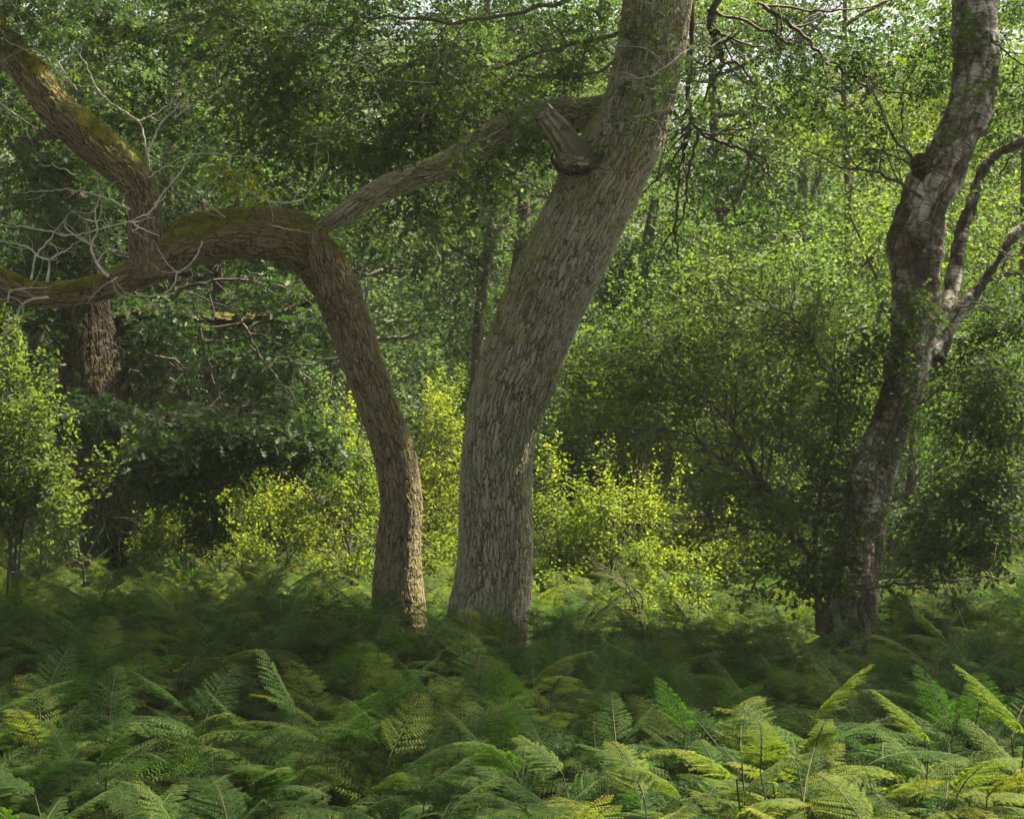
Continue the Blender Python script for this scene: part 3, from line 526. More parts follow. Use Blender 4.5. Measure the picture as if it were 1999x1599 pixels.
for k in range(16):
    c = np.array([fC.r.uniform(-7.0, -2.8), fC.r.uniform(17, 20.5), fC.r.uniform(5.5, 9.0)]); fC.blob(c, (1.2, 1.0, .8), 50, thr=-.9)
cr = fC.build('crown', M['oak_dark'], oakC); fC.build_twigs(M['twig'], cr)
fI = Foliage(52, LEAFT, .07, 5, .2, .8, .3, .05)
nI = 240; px_ = fI.r.normal(222, 40, nI); py_ = 1100 - np.abs(fI.r.normal(0, 60, nI))
pI = np.array([P(a, b, 16.55 - .35 * math.cos((a - 222) / 60)) for a, b in zip(px_, py_)]); fI.sprays(pI, fI.r.normal(0, 1, (nI, 3)) * [1, .3, 1] + [0, 0, .5])
o = fI.build('ivy', M['oak_dark'], oakC); o['kind'] = 'stuff'

# ------------------------------------------------------------------ silver birch, right
birch = empty('birch_tree', P(1660, 1290, 11.0) * [1, 1, 0], 'old leaning silver birch with pale flaking grey and reddish bark', 'tree')
bt = tube(px_path([(1655, 1420, 110), (1658, 1300, 100), (1662, 1200, 84), (1668, 1120, 86), (1685, 1000, 76), (1712, 900, 68), (1742, 820, 64), (1768, 740, 70), (1782, 660, 80), (1788, 590, 84), (1785, 530, 78), (1788, 480, 92), (1806, 400, 74), (1832, 345, 84), (1865, 270, 78), (1895, 200, 76), (1908, 130, 72), (1908, 60, 68), (1900, -20, 62), (1880, -200, 56), (1860, -500, 40), (1880, -800, 16)], 11.0), 150, .010, .10, 60, flare=.2)
wood('trunk', [bt], M['birch_bark'], birch)
bs = [tube(px_path([(1825, 700, 34, 11.1), (1848, 620, 26, 11.3), (1862, 540, 19, 11.5), (1876, 460, 18, 11.6), (1900, 390, 16, 11.7), (1915, 340, 13, 11.8), (1950, 300, 12, 11.8), (2010, 270, 10, 11.8)]), 50, .014, .08, 61),
      tube(px_path([(1810, 690, 30, 11.1), (1845, 640, 20, 11.2), (1890, 590, 14, 11.2), (1940, 520, 11, 11.2), (1990, 450, 9, 11.2), (2060, 390, 10, 11.2)]), 50, .014, .08, 62)]
for t_ in bs: wood('limb', [t_], M['birch_bark'], birch)
kn = [tube(px_path([(1820, 350, 60, 11.0), (1800, 322, 44, 10.9), (1788, 318, 26, 10.85)]), 40, .012, .2, 64), tube(px_path([(1800, 480, 40, 11.0), (1782, 478, 56, 10.93), (1768, 470, 30, 10.9)]), 40, .012, .2, 65)]
for t_ in kn: wood('burr', [t_], M['dark_bark'], birch)
r = np.random.default_rng(63); out = []
paths_obj('branch', [([(1800, 325), (1745, 270), (1710, 190), (1700, 150)], 10.9, .012), ([(1790, 330), (1740, 300), (1660, 285), (1600, 290)], 10.8, .008), ([(1800, 385), (1745, 350), (1700, 332), (1650, 328), (1600, 305), (1560, 290)], 10.75, .015), ([(1760, 260), (1765, 180), (1800, 90)], 10.8, .008), ([(1840, 650), (1900, 590), (2000, 630)], 11.0, .012), ([(1925, 60), (1950, 90), (1999, 130)], 10.8, .014), ([(1950, 340), (1990, 290), (2040, 260)], 11, .01), ([(1690, 1150), (1760, 1140), (1860, 1135), (1999, 1125)], 10.6, .016), ([(1740, 980), (1770, 960), (1790, 930)], 10.8, .014), ([(1780, 800), (1850, 740), (1880, 680)], 10.9, .012), ([(1880, 900), (1890, 840), (1900, 780)], 10.9, .010), ([(1700, 830), (1820, 760), (1999, 800)], 11.5, .010), ([(1930, 480), (1980, 500), (1999, 480)], 11, .01)], M['twig'], birch, r, .5, .5, .25)
fD = Foliage(61, LEAFT, .052, 12, .34, .4, .6, .05, twig_r=.0018)
for b in [(1890, 760, 11.4, 130, 110, .6, 250), (1910, 900, 11.7, 130, 110, .5, 260), (1880, 1020, 11.6, 130, 90, .4, 240), (1960, 1000, 11.2, 90, 120, .5, 160), (1850, 1100, 11.4, 130, 50, .4, 110), (1950, 650, 11.7, 90, 70, .5, 120), (1960, 540, 12, 80, 80, .5, 80), (1960, 180, 11.8, 80, 110, .6, 120), (1760, 120, 11.8, 90, 90, .5, 70), (1700, 260, 12, 90, 90, .5, 60), (1870, 60, 11.6, 90, 60, .5, 60), (1640, 820, 10.8, 60, 80, .4, 40), (1620, 940, 10.7, 50, 70, .3, 36), (1610, 1040, 10.6, 50, 60, .3, 24), (1720, 700, 10.7, 60, 50, .3, 16), (1650, 700, 11.2, 70, 60, .4, 40), (1740, 880, 10.5, 70, 60, .2, 12), (1700, 1020, 10.4, 60, 60, .2, 10), (1800, 620, 10.5, 60, 60, .2, 14), (1800, 740, 10.5, 60, 50, .2, 14), (1860, 300, 10.4, 60, 70, .2, 16), (1900, 120, 10.4, 60, 80, .2, 16), (1800, 560, 10.6, 50, 50, .2, 10), (1890, 420, 11.2, 60, 60, .3, 26), (1600, 1130, 10.6, 60, 50, .4, 60)]:
    fD.pblob(*b, thr=-1.0)
shade_canopy([*over(fD.r, 3.0, 4.4, 7.5, 9.8), *over(fD.r, 4.4, 7.8, 7.3, 12.6)], 612, M['birch_leaf'], birch)  # added out of view to shade the bracken round the birch foot
cr = fD.build('crown', M['birch_leaf'], birch); fD.build_twigs(M['twig'], cr)

# ------------------------------------------------------------------ many-stemmed sapling between oak and birch
sap = empty('hawthorn_shrub', P(1590, 1200, 10.6) * [1, 1, 0], 'wide many-stemmed shrub with fine leaves fanning out left of the birch trunk', 'shrub')
r = np.random.default_rng(71); out = []
st = [([(1600, 1240), (1595, 1150), (1578, 1085), (1545, 1040), (1515, 985), (1502, 955)], .030), ([(1502, 955), (1470, 910), (1440, 850), (1415, 815), (1385, 785), (1340, 755), (1290, 745)], .022), ([(1502, 955), (1450, 920), (1390, 885), (1350, 850), (1280, 838), (1205, 832)], .018),
      ([(1425, 825), (1450, 800), (1480, 785), (1520, 775)], .013), ([(1595, 1100), (1592, 1020), (1605, 950), (1625, 870), (1638, 800)], .022), ([(1590, 1090), (1530, 1045), (1460, 1030), (1380, 1010), (1330, 1012)], .016), ([(1606, 1240), (1610, 1140), (1650, 1080), (1660, 980)], .018),
      ([(1605, 950), (1560, 960), (1520, 960)], .008), ([(1500, 920), (1510, 880), (1545, 840), (1590, 820)], .009), ([(1610, 925), (1660, 925), (1710, 920)], .009), ([(1600, 700), (1570, 640), (1500, 590), (1420, 550)], .014), ([(1640, 800), (1620, 740), (1590, 680), (1600, 560)], .014), ([(1590, 680), (1540, 640), (1400, 560)], .01)]
tips = []
paths_obj('stem', st, M['twig'], sap, r, .55, .5, .22, 10.6)
fE = Foliage(72, LEAFT, .05, 14, .46, .3, .9, .035, twig_r=.0016)
for b in [(1220, 700, 11.4, 110, 70, .6, 200), (1150, 760, 11.4, 70, 60, .5, 90), (1330, 680, 11.2, 130, 70, .6, 300), (1450, 650, 11.1, 130, 80, .6, 300), (1560, 700, 11.0, 110, 90, .5, 260), (1300, 790, 11.1, 120, 50, .5, 180), (1430, 760, 10.9, 120, 60, .5, 200), (1230, 860, 11.2, 100, 30, .4, 70), (1550, 820, 10.9, 100, 60, .4, 160), (1400, 870, 11.2, 90, 30, .4, 60), (1580, 900, 10.8, 80, 60, .4, 90), (1420, 970, 10.7, 120, 45, .4, 170), (1530, 1010, 10.5, 80, 50, .4, 130), (1340, 1030, 10.7, 80, 28, .4, 90), (1540, 1110, 10.4, 70, 50, .4, 90), (1500, 560, 11.4, 110, 70, .5, 130), (1380, 560, 11.6, 80, 60, .5, 70), (1600, 600, 11.4, 60, 70, .4, 70), (1480, 1160, 10.3, 60, 30, .3, 40)]:
    fE.pblob(b[0], b[1], b[2], b[3] * 1.1, b[4] * 1.1, b[5] * 1.3, int(b[6] * .38), thr=-.3, vshift=.34)
cr = fE.build('crown', M['birch_leaf'], sap); fE.build_twigs(M['twig'], cr)

# ------------------------------------------------------------------ bushes and saplings in the glade
def bush(name, label, px, Y, blobs, mat, size=.05, seed=1, nstem=7, top=None, tpl=LEAFT, nl=12, thr=-.9, flat=.5, cat='bush', slen=.3, vs=0.):
    base = P(px, 900, Y) * [1, 1, 0]
    o = empty(name, base, label, cat, 'bushes and saplings in the glade'); r = np.random.default_rng(seed); out, tips = [], []
    for k in range(nstem):
        b = blobs[k % len(blobs)]; tgt = P(b[0] + r.normal(0, b[3] * .35), b[1] + r.normal(0, b[4] * .3), b[2])
        p0 = base + [r.normal(0, .12), r.normal(0, .12), -.05]; mid = (p0 + tgt) / 2 + r.normal(0, .12, 3); pts = catmull([p0, mid, tgt], 9)
        for i in range(8):
            out.append((pts[i], pts[i + 1], .022 * (1 - i / 10), .022 * (1 - (i + 1) / 10)))
            if i > 2: grow(r, pts[i + 1], unit(tgt - p0) + r.normal(0, .6, 3), .5, .008, 1, out, tips, .2, .02, (1, 3), .7, 4)
    segs_obj('stems', out, M['twig'], o, 4)
    f = Foliage(seed + 500, tpl, size, nl, slen, .25, flat, .05, twig=False)
    for b in blobs:
        f.pblob(*b[:6], int(b[6] * 1.05), thr=thr, vshift=vs)
        for q in range(5):                                     # upright leggy shoots breaking the outline
            top_ = P(b[0] + f.r.normal(0, b[3] * .6), b[1] - b[4] * f.r.uniform(.3, 1.0), b[2]) + [0, f.r.normal(0, .2), 0]; hh = f.r.uniform(.25, .6); k_ = 6
            pp = top_ + np.linspace(0, 1, k_)[:, None] * np.array([f.r.normal(0, .12), f.r.normal(0, .1), hh]); f.sprays(pp, np.tile([[0, 0, 1.]], (k_, 1)) + f.r.normal(0, .35, (k_, 3)), vs + .06, slen=.14)
    f.build('foliage', mat, o); return o
bush('birch_sapling', 'bright leafy birch bush at the edge beside the thick dark oak', 20, 13.2, [(10, 760, 13.2, 70, 60, .5, 110), (20, 850, 13.2, 85, 70, .6, 160), (40, 930, 13.1, 90, 60, .6, 150), (80, 990, 13, 75, 40, .5, 100), (-60, 900, 13.2, 80, 130, .6, 150), (0, 710, 13.3, 40, 40, .3, 40), (70, 840, 13.0, 40, 60, .3, 30), (110, 940, 13.0, 40, 40, .3, 26), (20, 1010, 13.0, 80, 40, .4, 70), (100, 1030, 13.0, 50, 30, .3, 30)], M['pale_leaf'], .056, 101, vs=-.05, thr=-.5)
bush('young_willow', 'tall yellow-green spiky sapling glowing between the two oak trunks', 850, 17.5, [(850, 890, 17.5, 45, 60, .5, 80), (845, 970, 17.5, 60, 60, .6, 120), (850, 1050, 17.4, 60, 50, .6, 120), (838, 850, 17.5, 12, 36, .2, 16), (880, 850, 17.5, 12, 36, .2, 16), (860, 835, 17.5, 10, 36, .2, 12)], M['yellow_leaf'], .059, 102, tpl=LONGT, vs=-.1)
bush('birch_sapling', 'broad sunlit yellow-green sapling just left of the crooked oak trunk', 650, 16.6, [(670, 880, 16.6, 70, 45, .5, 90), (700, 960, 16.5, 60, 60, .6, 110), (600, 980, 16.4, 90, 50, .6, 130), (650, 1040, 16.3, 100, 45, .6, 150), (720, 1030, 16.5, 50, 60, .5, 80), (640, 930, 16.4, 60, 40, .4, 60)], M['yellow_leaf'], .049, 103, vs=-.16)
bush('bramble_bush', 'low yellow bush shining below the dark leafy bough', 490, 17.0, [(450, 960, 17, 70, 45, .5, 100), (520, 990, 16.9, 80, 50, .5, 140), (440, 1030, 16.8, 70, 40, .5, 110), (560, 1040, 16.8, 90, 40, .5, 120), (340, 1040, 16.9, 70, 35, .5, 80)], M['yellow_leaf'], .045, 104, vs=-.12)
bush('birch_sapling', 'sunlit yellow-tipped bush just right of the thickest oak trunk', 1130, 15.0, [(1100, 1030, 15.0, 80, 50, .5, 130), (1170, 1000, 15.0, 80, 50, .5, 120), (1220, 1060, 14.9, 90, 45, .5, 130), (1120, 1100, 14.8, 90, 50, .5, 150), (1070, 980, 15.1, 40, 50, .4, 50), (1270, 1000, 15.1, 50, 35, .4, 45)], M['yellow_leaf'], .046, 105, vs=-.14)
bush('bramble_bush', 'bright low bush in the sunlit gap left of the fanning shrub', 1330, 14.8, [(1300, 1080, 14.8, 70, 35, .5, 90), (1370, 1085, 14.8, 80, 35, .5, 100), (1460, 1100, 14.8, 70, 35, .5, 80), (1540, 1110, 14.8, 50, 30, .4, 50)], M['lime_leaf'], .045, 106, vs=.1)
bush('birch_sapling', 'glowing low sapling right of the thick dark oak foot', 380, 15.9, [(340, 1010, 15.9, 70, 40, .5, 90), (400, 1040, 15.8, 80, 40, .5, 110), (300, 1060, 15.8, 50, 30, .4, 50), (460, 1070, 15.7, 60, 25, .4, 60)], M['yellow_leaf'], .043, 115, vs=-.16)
bush('willow_bush', 'grey-green rounded bush behind the yellow-tipped bush', 1160, 18.5, [(1120, 880, 18.5, 80, 70, .8, 130), (1200, 900, 18.5, 80, 60, .8, 120), (1270, 880, 18.6, 80, 70, .8, 130), (1350, 900, 18.6, 80, 70, .8, 110), (1240, 960, 18.3, 90, 50, .7, 110), (1120, 960, 18.3, 60, 50, .7, 80), (1180, 820, 18.8, 110, 40, .8, 90)], M['grey_leaf'], .07, 107, vs=.15)
bush('willow_bush', 'grey-green bush in the shade between the crooked oak and dark bough', 680, 19, [(660, 820, 19, 60, 60, .6, 80), (700, 870, 19, 60, 50, .6, 70), (800, 830, 19.5, 50, 50, .6, 60), (820, 780, 20, 60, 40, .6, 60)], M['grey_leaf'], .07, 108)
bush('holly_bush', 'dark bluish evergreen bush beside the dead conifer trunk', 1230, 18.5, [(1210, 580, 19.5, 60, 40, .6, 60), (1260, 560, 19.5, 50, 40, .5, 50), (1230, 640, 19.3, 70, 50, .6, 70)], M['holly'], .07, 109)
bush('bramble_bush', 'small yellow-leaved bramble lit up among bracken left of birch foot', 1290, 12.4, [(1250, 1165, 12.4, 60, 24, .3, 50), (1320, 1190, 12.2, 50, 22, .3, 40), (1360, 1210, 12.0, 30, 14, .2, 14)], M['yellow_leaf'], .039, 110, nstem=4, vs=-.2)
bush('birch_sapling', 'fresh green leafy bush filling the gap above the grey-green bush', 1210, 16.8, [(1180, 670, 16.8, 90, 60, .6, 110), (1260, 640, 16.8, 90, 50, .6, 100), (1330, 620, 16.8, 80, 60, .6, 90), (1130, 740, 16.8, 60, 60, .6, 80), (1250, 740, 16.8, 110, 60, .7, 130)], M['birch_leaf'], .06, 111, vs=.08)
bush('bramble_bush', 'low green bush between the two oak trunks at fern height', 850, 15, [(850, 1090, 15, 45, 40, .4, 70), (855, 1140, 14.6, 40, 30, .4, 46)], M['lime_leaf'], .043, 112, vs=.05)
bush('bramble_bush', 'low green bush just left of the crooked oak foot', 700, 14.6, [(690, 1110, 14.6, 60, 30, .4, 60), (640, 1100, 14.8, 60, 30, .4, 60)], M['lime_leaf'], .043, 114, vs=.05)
bush('bramble_bush', 'leafy green bush at the foot of the thick dark oak', 150, 15, [(90, 1080, 15.2, 60, 35, .4, 40), (310, 1100, 15.3, 40, 30, .4, 30)], M['birch_leaf'], .055, 113, vs=-.1)

# dead conifer trunk and background trees
def far_tree(name, label, px, Y, H, R, mat, seed, lean=0, n=16, per=75, size=.09, z0=1.2, r0=.2, tpl=LEAFT, cz=None, thr=-.7, vs=0., trunk_px=None, cat='tree', bare=False):
    base = P(px, 900, Y) * [1, 1, 0]; r = np.random.default_rng(seed)
    o = empty(name, base, label, cat, 'trees of the wood behind the glade')
    pts = [[base[0] + lean * k / 5 + r.normal(0, .12), Y + r.normal(0, .1), H * .9 * k / 5 - .1, r0 * (1 - .15 * k)] for k in range(6)]
    wood('trunk', [tube(pts, 30, .08, .08, seed, flare=.2)], M['far_bark'], o)
    out, tips = [], []; Q = np.array(pts)
    for k in range(9):
        out = []; t = r.uniform(.15, .9) * 5; i = int(t); p = Q[i, :3] + (Q[min(i + 1, 5), :3] - Q[i, :3]) * (t - i); a = r.uniform(0, 6.28)
        grow(r, p, np.array([math.cos(a), math.sin(a), r.uniform(-.1, .7)]), R * .75, r0 * .35, 2, out, tips, .22, -.01, (1, 3), .7, 5)
        segs_obj('branch', out, M['twig'], o, 4)
    if bare: return o
    f = Foliage(seed + 900, tpl, size, 9, size * 4.2, .3, .5, size * .9, twig=False)
    for k in range(n):
        z = r.uniform(z0, H); prof = math.sin(math.pi * min(1, (z - z0 * .3) / (H * 1.1))) ** .6; a = r.uniform(0, 6.28); q = R * prof * r.uniform(.2, .95)
        f.blob(np.array([base[0] + lean * z / H + q * math.cos(a), Y + q * math.sin(a) * .8, z]), np.array([1, .9, .7]) * R * r.uniform(.32, .52), int(per * 1.6), thr=thr, vshift=vs)
    f.build('crown', mat, o); return o
B_, O_, D_, G_, H_, L_ = (M[k] for k in ('birch_leaf', 'oak_leaf', 'oak_dark', 'grey_leaf', 'holly', 'lime_leaf'))
rows = [
 ('oak_tree', 'dense dark background oak rising above the mossy riser limb', 330, 22, 11, 3.0, D_, 201, dict(n=22, per=80)),
 ('oak_tree', 'gnarled dark background oak seen just left of the thickest trunk', 950, 23, 11.5, 2.6, D_, 202, dict(n=20, per=70, r0=.13, z0=2.2)),
 ('oak_tree', 'background oak right behind the upper half of the thickest trunk', 1010, 25, 12, 2.8, O_, 203, dict(n=22, per=75, z0=2.4)),
 ('birch_tree', 'tall light-leaved birch behind the bare hanging branches', 1420, 21, 10.5, 2.3, B_, 204, dict(n=22, per=85, size=.075, vs=.12, r0=.12)),
 ('birch_tree', 'pale slender background birch glowing left of the old birch', 1650, 22, 11, 2.0, L_, 205, dict(n=22, per=90, size=.07, r0=.10, vs=.1, z0=2.2)),
 ('birch_tree', 'background birch behind the right edge of the old birch', 2010, 21, 10, 2.2, B_, 206, dict(n=22, per=80, size=.075, r0=.12)),
 ('oak_tree', 'deep green background oak behind the thick dark trunk', 80, 24, 12, 3.0, D_, 207, dict(n=22, per=75, z0=2.0)),
 ('oak_tree', 'background oak filling the leaves over the long mossy limb', 560, 26, 13, 3.2, O_, 208, dict(n=24, per=80, z0=2.8)),
 ('oak_tree', 'small shadowy tree low behind the dark leafy bough', 420, 20.5, 6.5, 2.4, D_, 209, dict(n=14, per=80, z0=1.2)),
 ('birch_tree', 'bushy green tree behind the fanning shrub', 1380, 18.6, 5.6, 1.7, B_, 210, dict(n=16, per=80, size=.065, z0=1.6, r0=.08, vs=.2)),
 ('birch_tree', 'leafy green tree low behind the foot of the old birch', 1760, 16.5, 5.0, 1.7, B_, 211, dict(n=14, per=90, size=.06, z0=1.0, r0=.08)),
 ('pine_tree', 'dark bare twisted pine right of the thickest trunk', 1225, 20.5, 6.5, 1.2, H_, 212, dict(bare=True, r0=.24, lean=.5)),
 ('oak_tree', 'yellowish background oak at the top behind the leaning trunk', 1180, 29, 14, 3.2, B_, 213, dict(n=22, per=80, size=.1, z0=3)),
 ('oak_tree', 'far background oak between hanging branches and pale birch', 1560, 30, 13.5, 3.0, O_, 214, dict(n=20, per=75, size=.1, z0=2)),
 ('oak_tree', 'far background oak near the top right corner', 1850, 29, 14, 3.4, L_, 215, dict(n=22, per=75, size=.1, z0=2, vs=.1)),
 ('oak_tree', 'far background oak near the top left corner', 180, 31, 15, 3.6, B_, 216, dict(n=22, per=75, size=.1, z0=3)),
 ('oak_tree', 'far background oak high above the middle of the mossy limb', 690, 32, 15, 3.6, O_, 217, dict(n=22, per=75, size=.1, z0=3)),
]
for nm, lb, px, Yt, H, R, mt, sd, kw in rows: far_tree(nm, lb, px, Yt, H, R, mt, sd, **kw)

hx, hy = np.meshgrid(np.linspace(-48, 48, 150), np.linspace(53, 80, 60)); hn = SineNoise(np.random.default_rng(8), 20, .5)
hz_ = np.clip((hy - 53) / 22, 0, 1) ** .6 * (23 - 9 * np.exp(-((hx - 11.3) / 3.0) ** 2)) + .9 * hn(np.stack([hx, hy, hx * 0], -1).reshape(-1, 3)).reshape(hx.shape) * ((hy - 53) / 27)
ii, jj = np.meshgrid(np.arange(149), np.arange(59)); a = (jj * 150 + ii).ravel()
M['hill'] = plain('wooded_hill', (.018, .03, .012), (.05, .08, .025), 1.4, bump=.5)
o = link('hill', mesh('hill', np.stack([hx, hy, hz_], -1).reshape(-1, 3), np.stack([a, a + 1, a + 151, a + 150], 1), smooth=True), M['hill']); tag(o, kind='structure')
# unseen oaks added behind and beside the viewer to close off the sky
def sky_block_tree(label, x, y, H, R, seed):
    o = empty('oak_tree', np.array([x, y, 0]), label, 'tree', 'unseen trees added round the clearing'); r_ = np.random.default_rng(seed)
    wood('trunk', [tube([[x + r_.normal(0, .1) * k, y, H * .8 * k / 4 - .1, .3 - .05 * k] for k in range(5)], 40, .06, .06, seed, flare=.3)], M['oak_bark'], o)  # trunk of the added unseen oak
    f = Foliage(seed, LEAFT, .26, 8, .9, .3, .5, .25, twig=False)
    for k in range(34):
        u = unit(r_.normal(size=3)) * r_.uniform(.3, .95); f.blob(np.array([x, y, H * .56]) + u * [R, R, H * .42], (R * .4, R * .4, H * .13), 60, thr=-1.0)
    f.build('crown', M['oak_leaf'], o)  # crown of the added unseen oak, closing off the sky
sky_block_tree('unseen oak added behind the viewer on the left', -6.5, -3.5, 12, 4.5, 811)
sky_block_tree('unseen oak added straight behind the viewer', .5, -9, 13, 5, 812)
sky_block_tree('unseen oak added behind the viewer on the right', 8, -7, 12, 4.5, 813)
sky_block_tree('unseen oak added left of the clearing, beyond the picture edge', -8.5, 4.5, 11, 3.8, 814)
# far wood: one uncountable mass
f = Foliage(400, LEAFT, .21, 8, .8, .3, .5, .22, twig=False)
for k in range(380):
    x = f.r.uniform(-20, 20); y = f.r.uniform(36, 52); z = f.r.uniform(.5, 13.5 + 2.5 * math.sin(x * .5))
    if abs(x - 6.3) < 1.6 and z > 11.5: continue
    f.blob(np.array([x, y, z]), (2.6, 2, 1.9), 120, thr=-.9)
o = f.build('far_woodland', M['grey_leaf'], None); tag(o, 'solid green mass of distant woodland closing off the view', 'woodland', kind='stuff')

# ------------------------------------------------------------------ bracken
def frond(r, L, npin, npnl, plen, arch=1.0, curl=0.0, side=0., wk=1.0):
    """one bipinnate blade: returns leaf arrays + rachis segments; starts at origin, heading +x and up, arching down"""
    pos, dr, nr, sz, vv, segs = [], [], [], [], [], []
    n = 30; ang0, ang1 = .75, .75 - 1.25 * arch; p = np.zeros(3); pts, tans = [p.copy()], []
    for i in range(n):
        a = ang0 + (ang1 - ang0) * (i / n) ** .8 - (2.6 * max(0, i / n - .86) / .14 if curl > .3 else 0); az = side * (i / n)
        t = np.array([math.cos(a) * math.cos(az), math.cos(a) * math.sin(az), math.sin(a)]); p = p + t * L / n; pts.append(p.copy()); tans.append(t)
    tans.append(t); pts, tans = np.array(pts), np.array(tans)
    for i in range(0, n, 3): segs.append((pts[i], pts[min(i + 3, n)], .0021 * (1 - i / n) + .0005, .0021 * (1 - (i + 3) / n) + .0005))
    for k in range(npin):
        t = .06 + .92 * (k / npin) ** .92; x = t * n; i = min(int(x), n - 1); c = pts[i] + (pts[i + 1] - pts[i]) * (x - i); T = tans[i]
        S = np.cross(np.array([0, 0, 1.]), T); S /= np.linalg.norm(S); Nn = np.cross(T, S)
        for sg in (1, -1):
            pl = plen * L * (1 - t) ** .85 * min(1, .7 + t * 3) * r.uniform(.78, 1.12) + .012
            fw = math.radians(r.uniform(52, 66)); d0 = T * math.cos(fw) + S * sg * math.sin(fw)
            tw_ = r.normal(0, .22); Np = Nn * math.cos(tw_) + np.cross(d0, Nn) * math.sin(tw_)
            m = max(4, int(npnl * (pl / (plen * L)) ** .8)); q = c.copy(); dd = d0.copy(); droop = r.uniform(.4, 1.3)
            prev = q.copy()
            for j in range(m):
                f_ = j / m; dd = unit(dd + (T * .035 - Nn * droop * .055)); q = q + dd * pl / m
                if j % 4 == 3 or j == m - 1: segs.append((prev, q.copy(),   .0007, .0004)); prev = q.copy()
                w = wk * .115 * pl * (1 - f_) ** .7 * (.75 + f_) + .004; w = min(w, .024 * wk)
                Sd = np.cross(Np, dd)
                for s2 in (1, -1):
                    pos.append(q.copy()); dr.append(Sd * s2 + dd * .45 - Np * .22 + r.normal(0, .09, 3)); nr.append(Np + r.normal(0, .25, 3)); sz.append(w)
                    vv.append(.34 + .10 * f_ + .22 * max(0, t - .6) + curl * max(0, t - .55) + r.normal(0, .04))
    return np.array(pos), np.array(dr), np.array(nr), np.array(sz), np.array(vv), segs
PNT = _tpl([(0, -.16, 0), (0, .16, 0), (.6, .15, -.03), (1, 0, -.12), (.6, -.15, -.03)], [(0, 1, 2), (0, 2, 4), (4, 2, 3)])
def make_fern(seed, H=.7, L=.62, nside=2, lod=1.0, arch=1.0, wk=1.0):
    r = np.random.default_rng(seed); LV, LF, Lv, o = [], [], [], 0; S = []
    stalk = catmull([[0, 0, -.1], [.02, .01, H * .4], [.05 + r.normal(0, .03), r.normal(0, .03), H]], 8)
    for i in range(7): S.append((stalk[i], stalk[i + 1], .0055 - .0004 * i, .0055 - .0004 * (i + 1)))
    def add(origin, rotz, tilt, L_, curl=0., k=1.0):
        nonlocal o
        pos, dr, nr, sz, vv, segs = frond(r, L_, int(25 * k * (1.0 if wk < 1.1 else .62)), int(17 * k * lod), r.uniform(.34, .44), arch * r.uniform(.75, 1.25), curl, r.normal(0, .25), wk)
        R_ = (Matrix.Rotation(rotz, 3, 'Z') @ Matrix.Rotation(tilt, 3, 'Y')); R_ = np.array(R_)
        V, F, v = leaves(pos @ R_.T + origin, dr @ R_.T, nr @ R_.T, sz, PNT, np.clip(vv, 0, 1)); LV.append(V); LF.append(F + o); Lv.append(v); o += len(V)
        for a, b, c, d in segs: S.append((R_ @ a + origin, R_ @ b + origin, c, d))
    add(stalk[-1], 0, r.normal(0, .15), L, .5 * r.random())
    for k in range(nside):
        i = max(1, 6 - k); a = (1 if k % 2 else -1) * r.uniform(1.0, 1.7); add(stalk[i], a, r.normal(.1, .15), L * r.uniform(.62, .85), 0, .85)
    Vs, Fs, Bs = segs_mesh(np.array([s[0] for s in S]), np.array([s[1] for s in S]), np.array([s[2] for s in S]), np.array([s[3] for s in S]), 3)
    blade = mesh('frond', np.vstack(LV), np.vstack(LF), {'v': np.concatenate(Lv)}); st = mesh('stalk', Vs, Fs, {'bark': Bs})
    return blade, st
specs = [(.52, .38, 4, 1.0), (.60, .34, 5, .8), (.45, .42, 4, 1.2), (.66, .30, 4, .45), (.50, .40, 5, 1.1), (.58, .36, 4, .7), (.42, .34, 4, .8), (.64, .27, 5, .3), (.54, .32, 5, .9)]
protos = [make_fern(300 + i, a, b, c, 1.0, d) for i, (a, b, c, d) in enumerate(specs)]
for b, s in protos: b.materials.append(M['fern']); s.materials.append(M['stalk'])
protos_far = [make_fern(340 + i, a * 1.0, b * 1.25, c, .75, d, 1.35) for i, (a, b, c, d) in enumerate(specs)]
M['fern_dead'] = leaf_mat('withered_frond', (.05, .03, .012), (.11, .065, .025), (.2, .13, .05), trans=.3, tcol=(1.6, 1.3, .8))
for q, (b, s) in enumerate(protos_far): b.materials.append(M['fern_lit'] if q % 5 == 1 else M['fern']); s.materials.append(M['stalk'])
dead = make_fern(380, .3, .42, 2, .8, 1.6, 1.0); dead[0].materials.append(M['fern_dead']); dead[1].materials.append(M['twig'])
protos_far.append(dead)
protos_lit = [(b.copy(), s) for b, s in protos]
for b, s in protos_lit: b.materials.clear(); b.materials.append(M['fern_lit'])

trunks = [(oakA.location, .45), (oakB.location, .33), (oakC.location, .6), (birch.location, .33)]
def free(x, y): return all((x - t[0].x) ** 2 + (y - t[0].y) ** 2 > t[1] ** 2 for t in trunks)
r = np.random.default_rng(900)
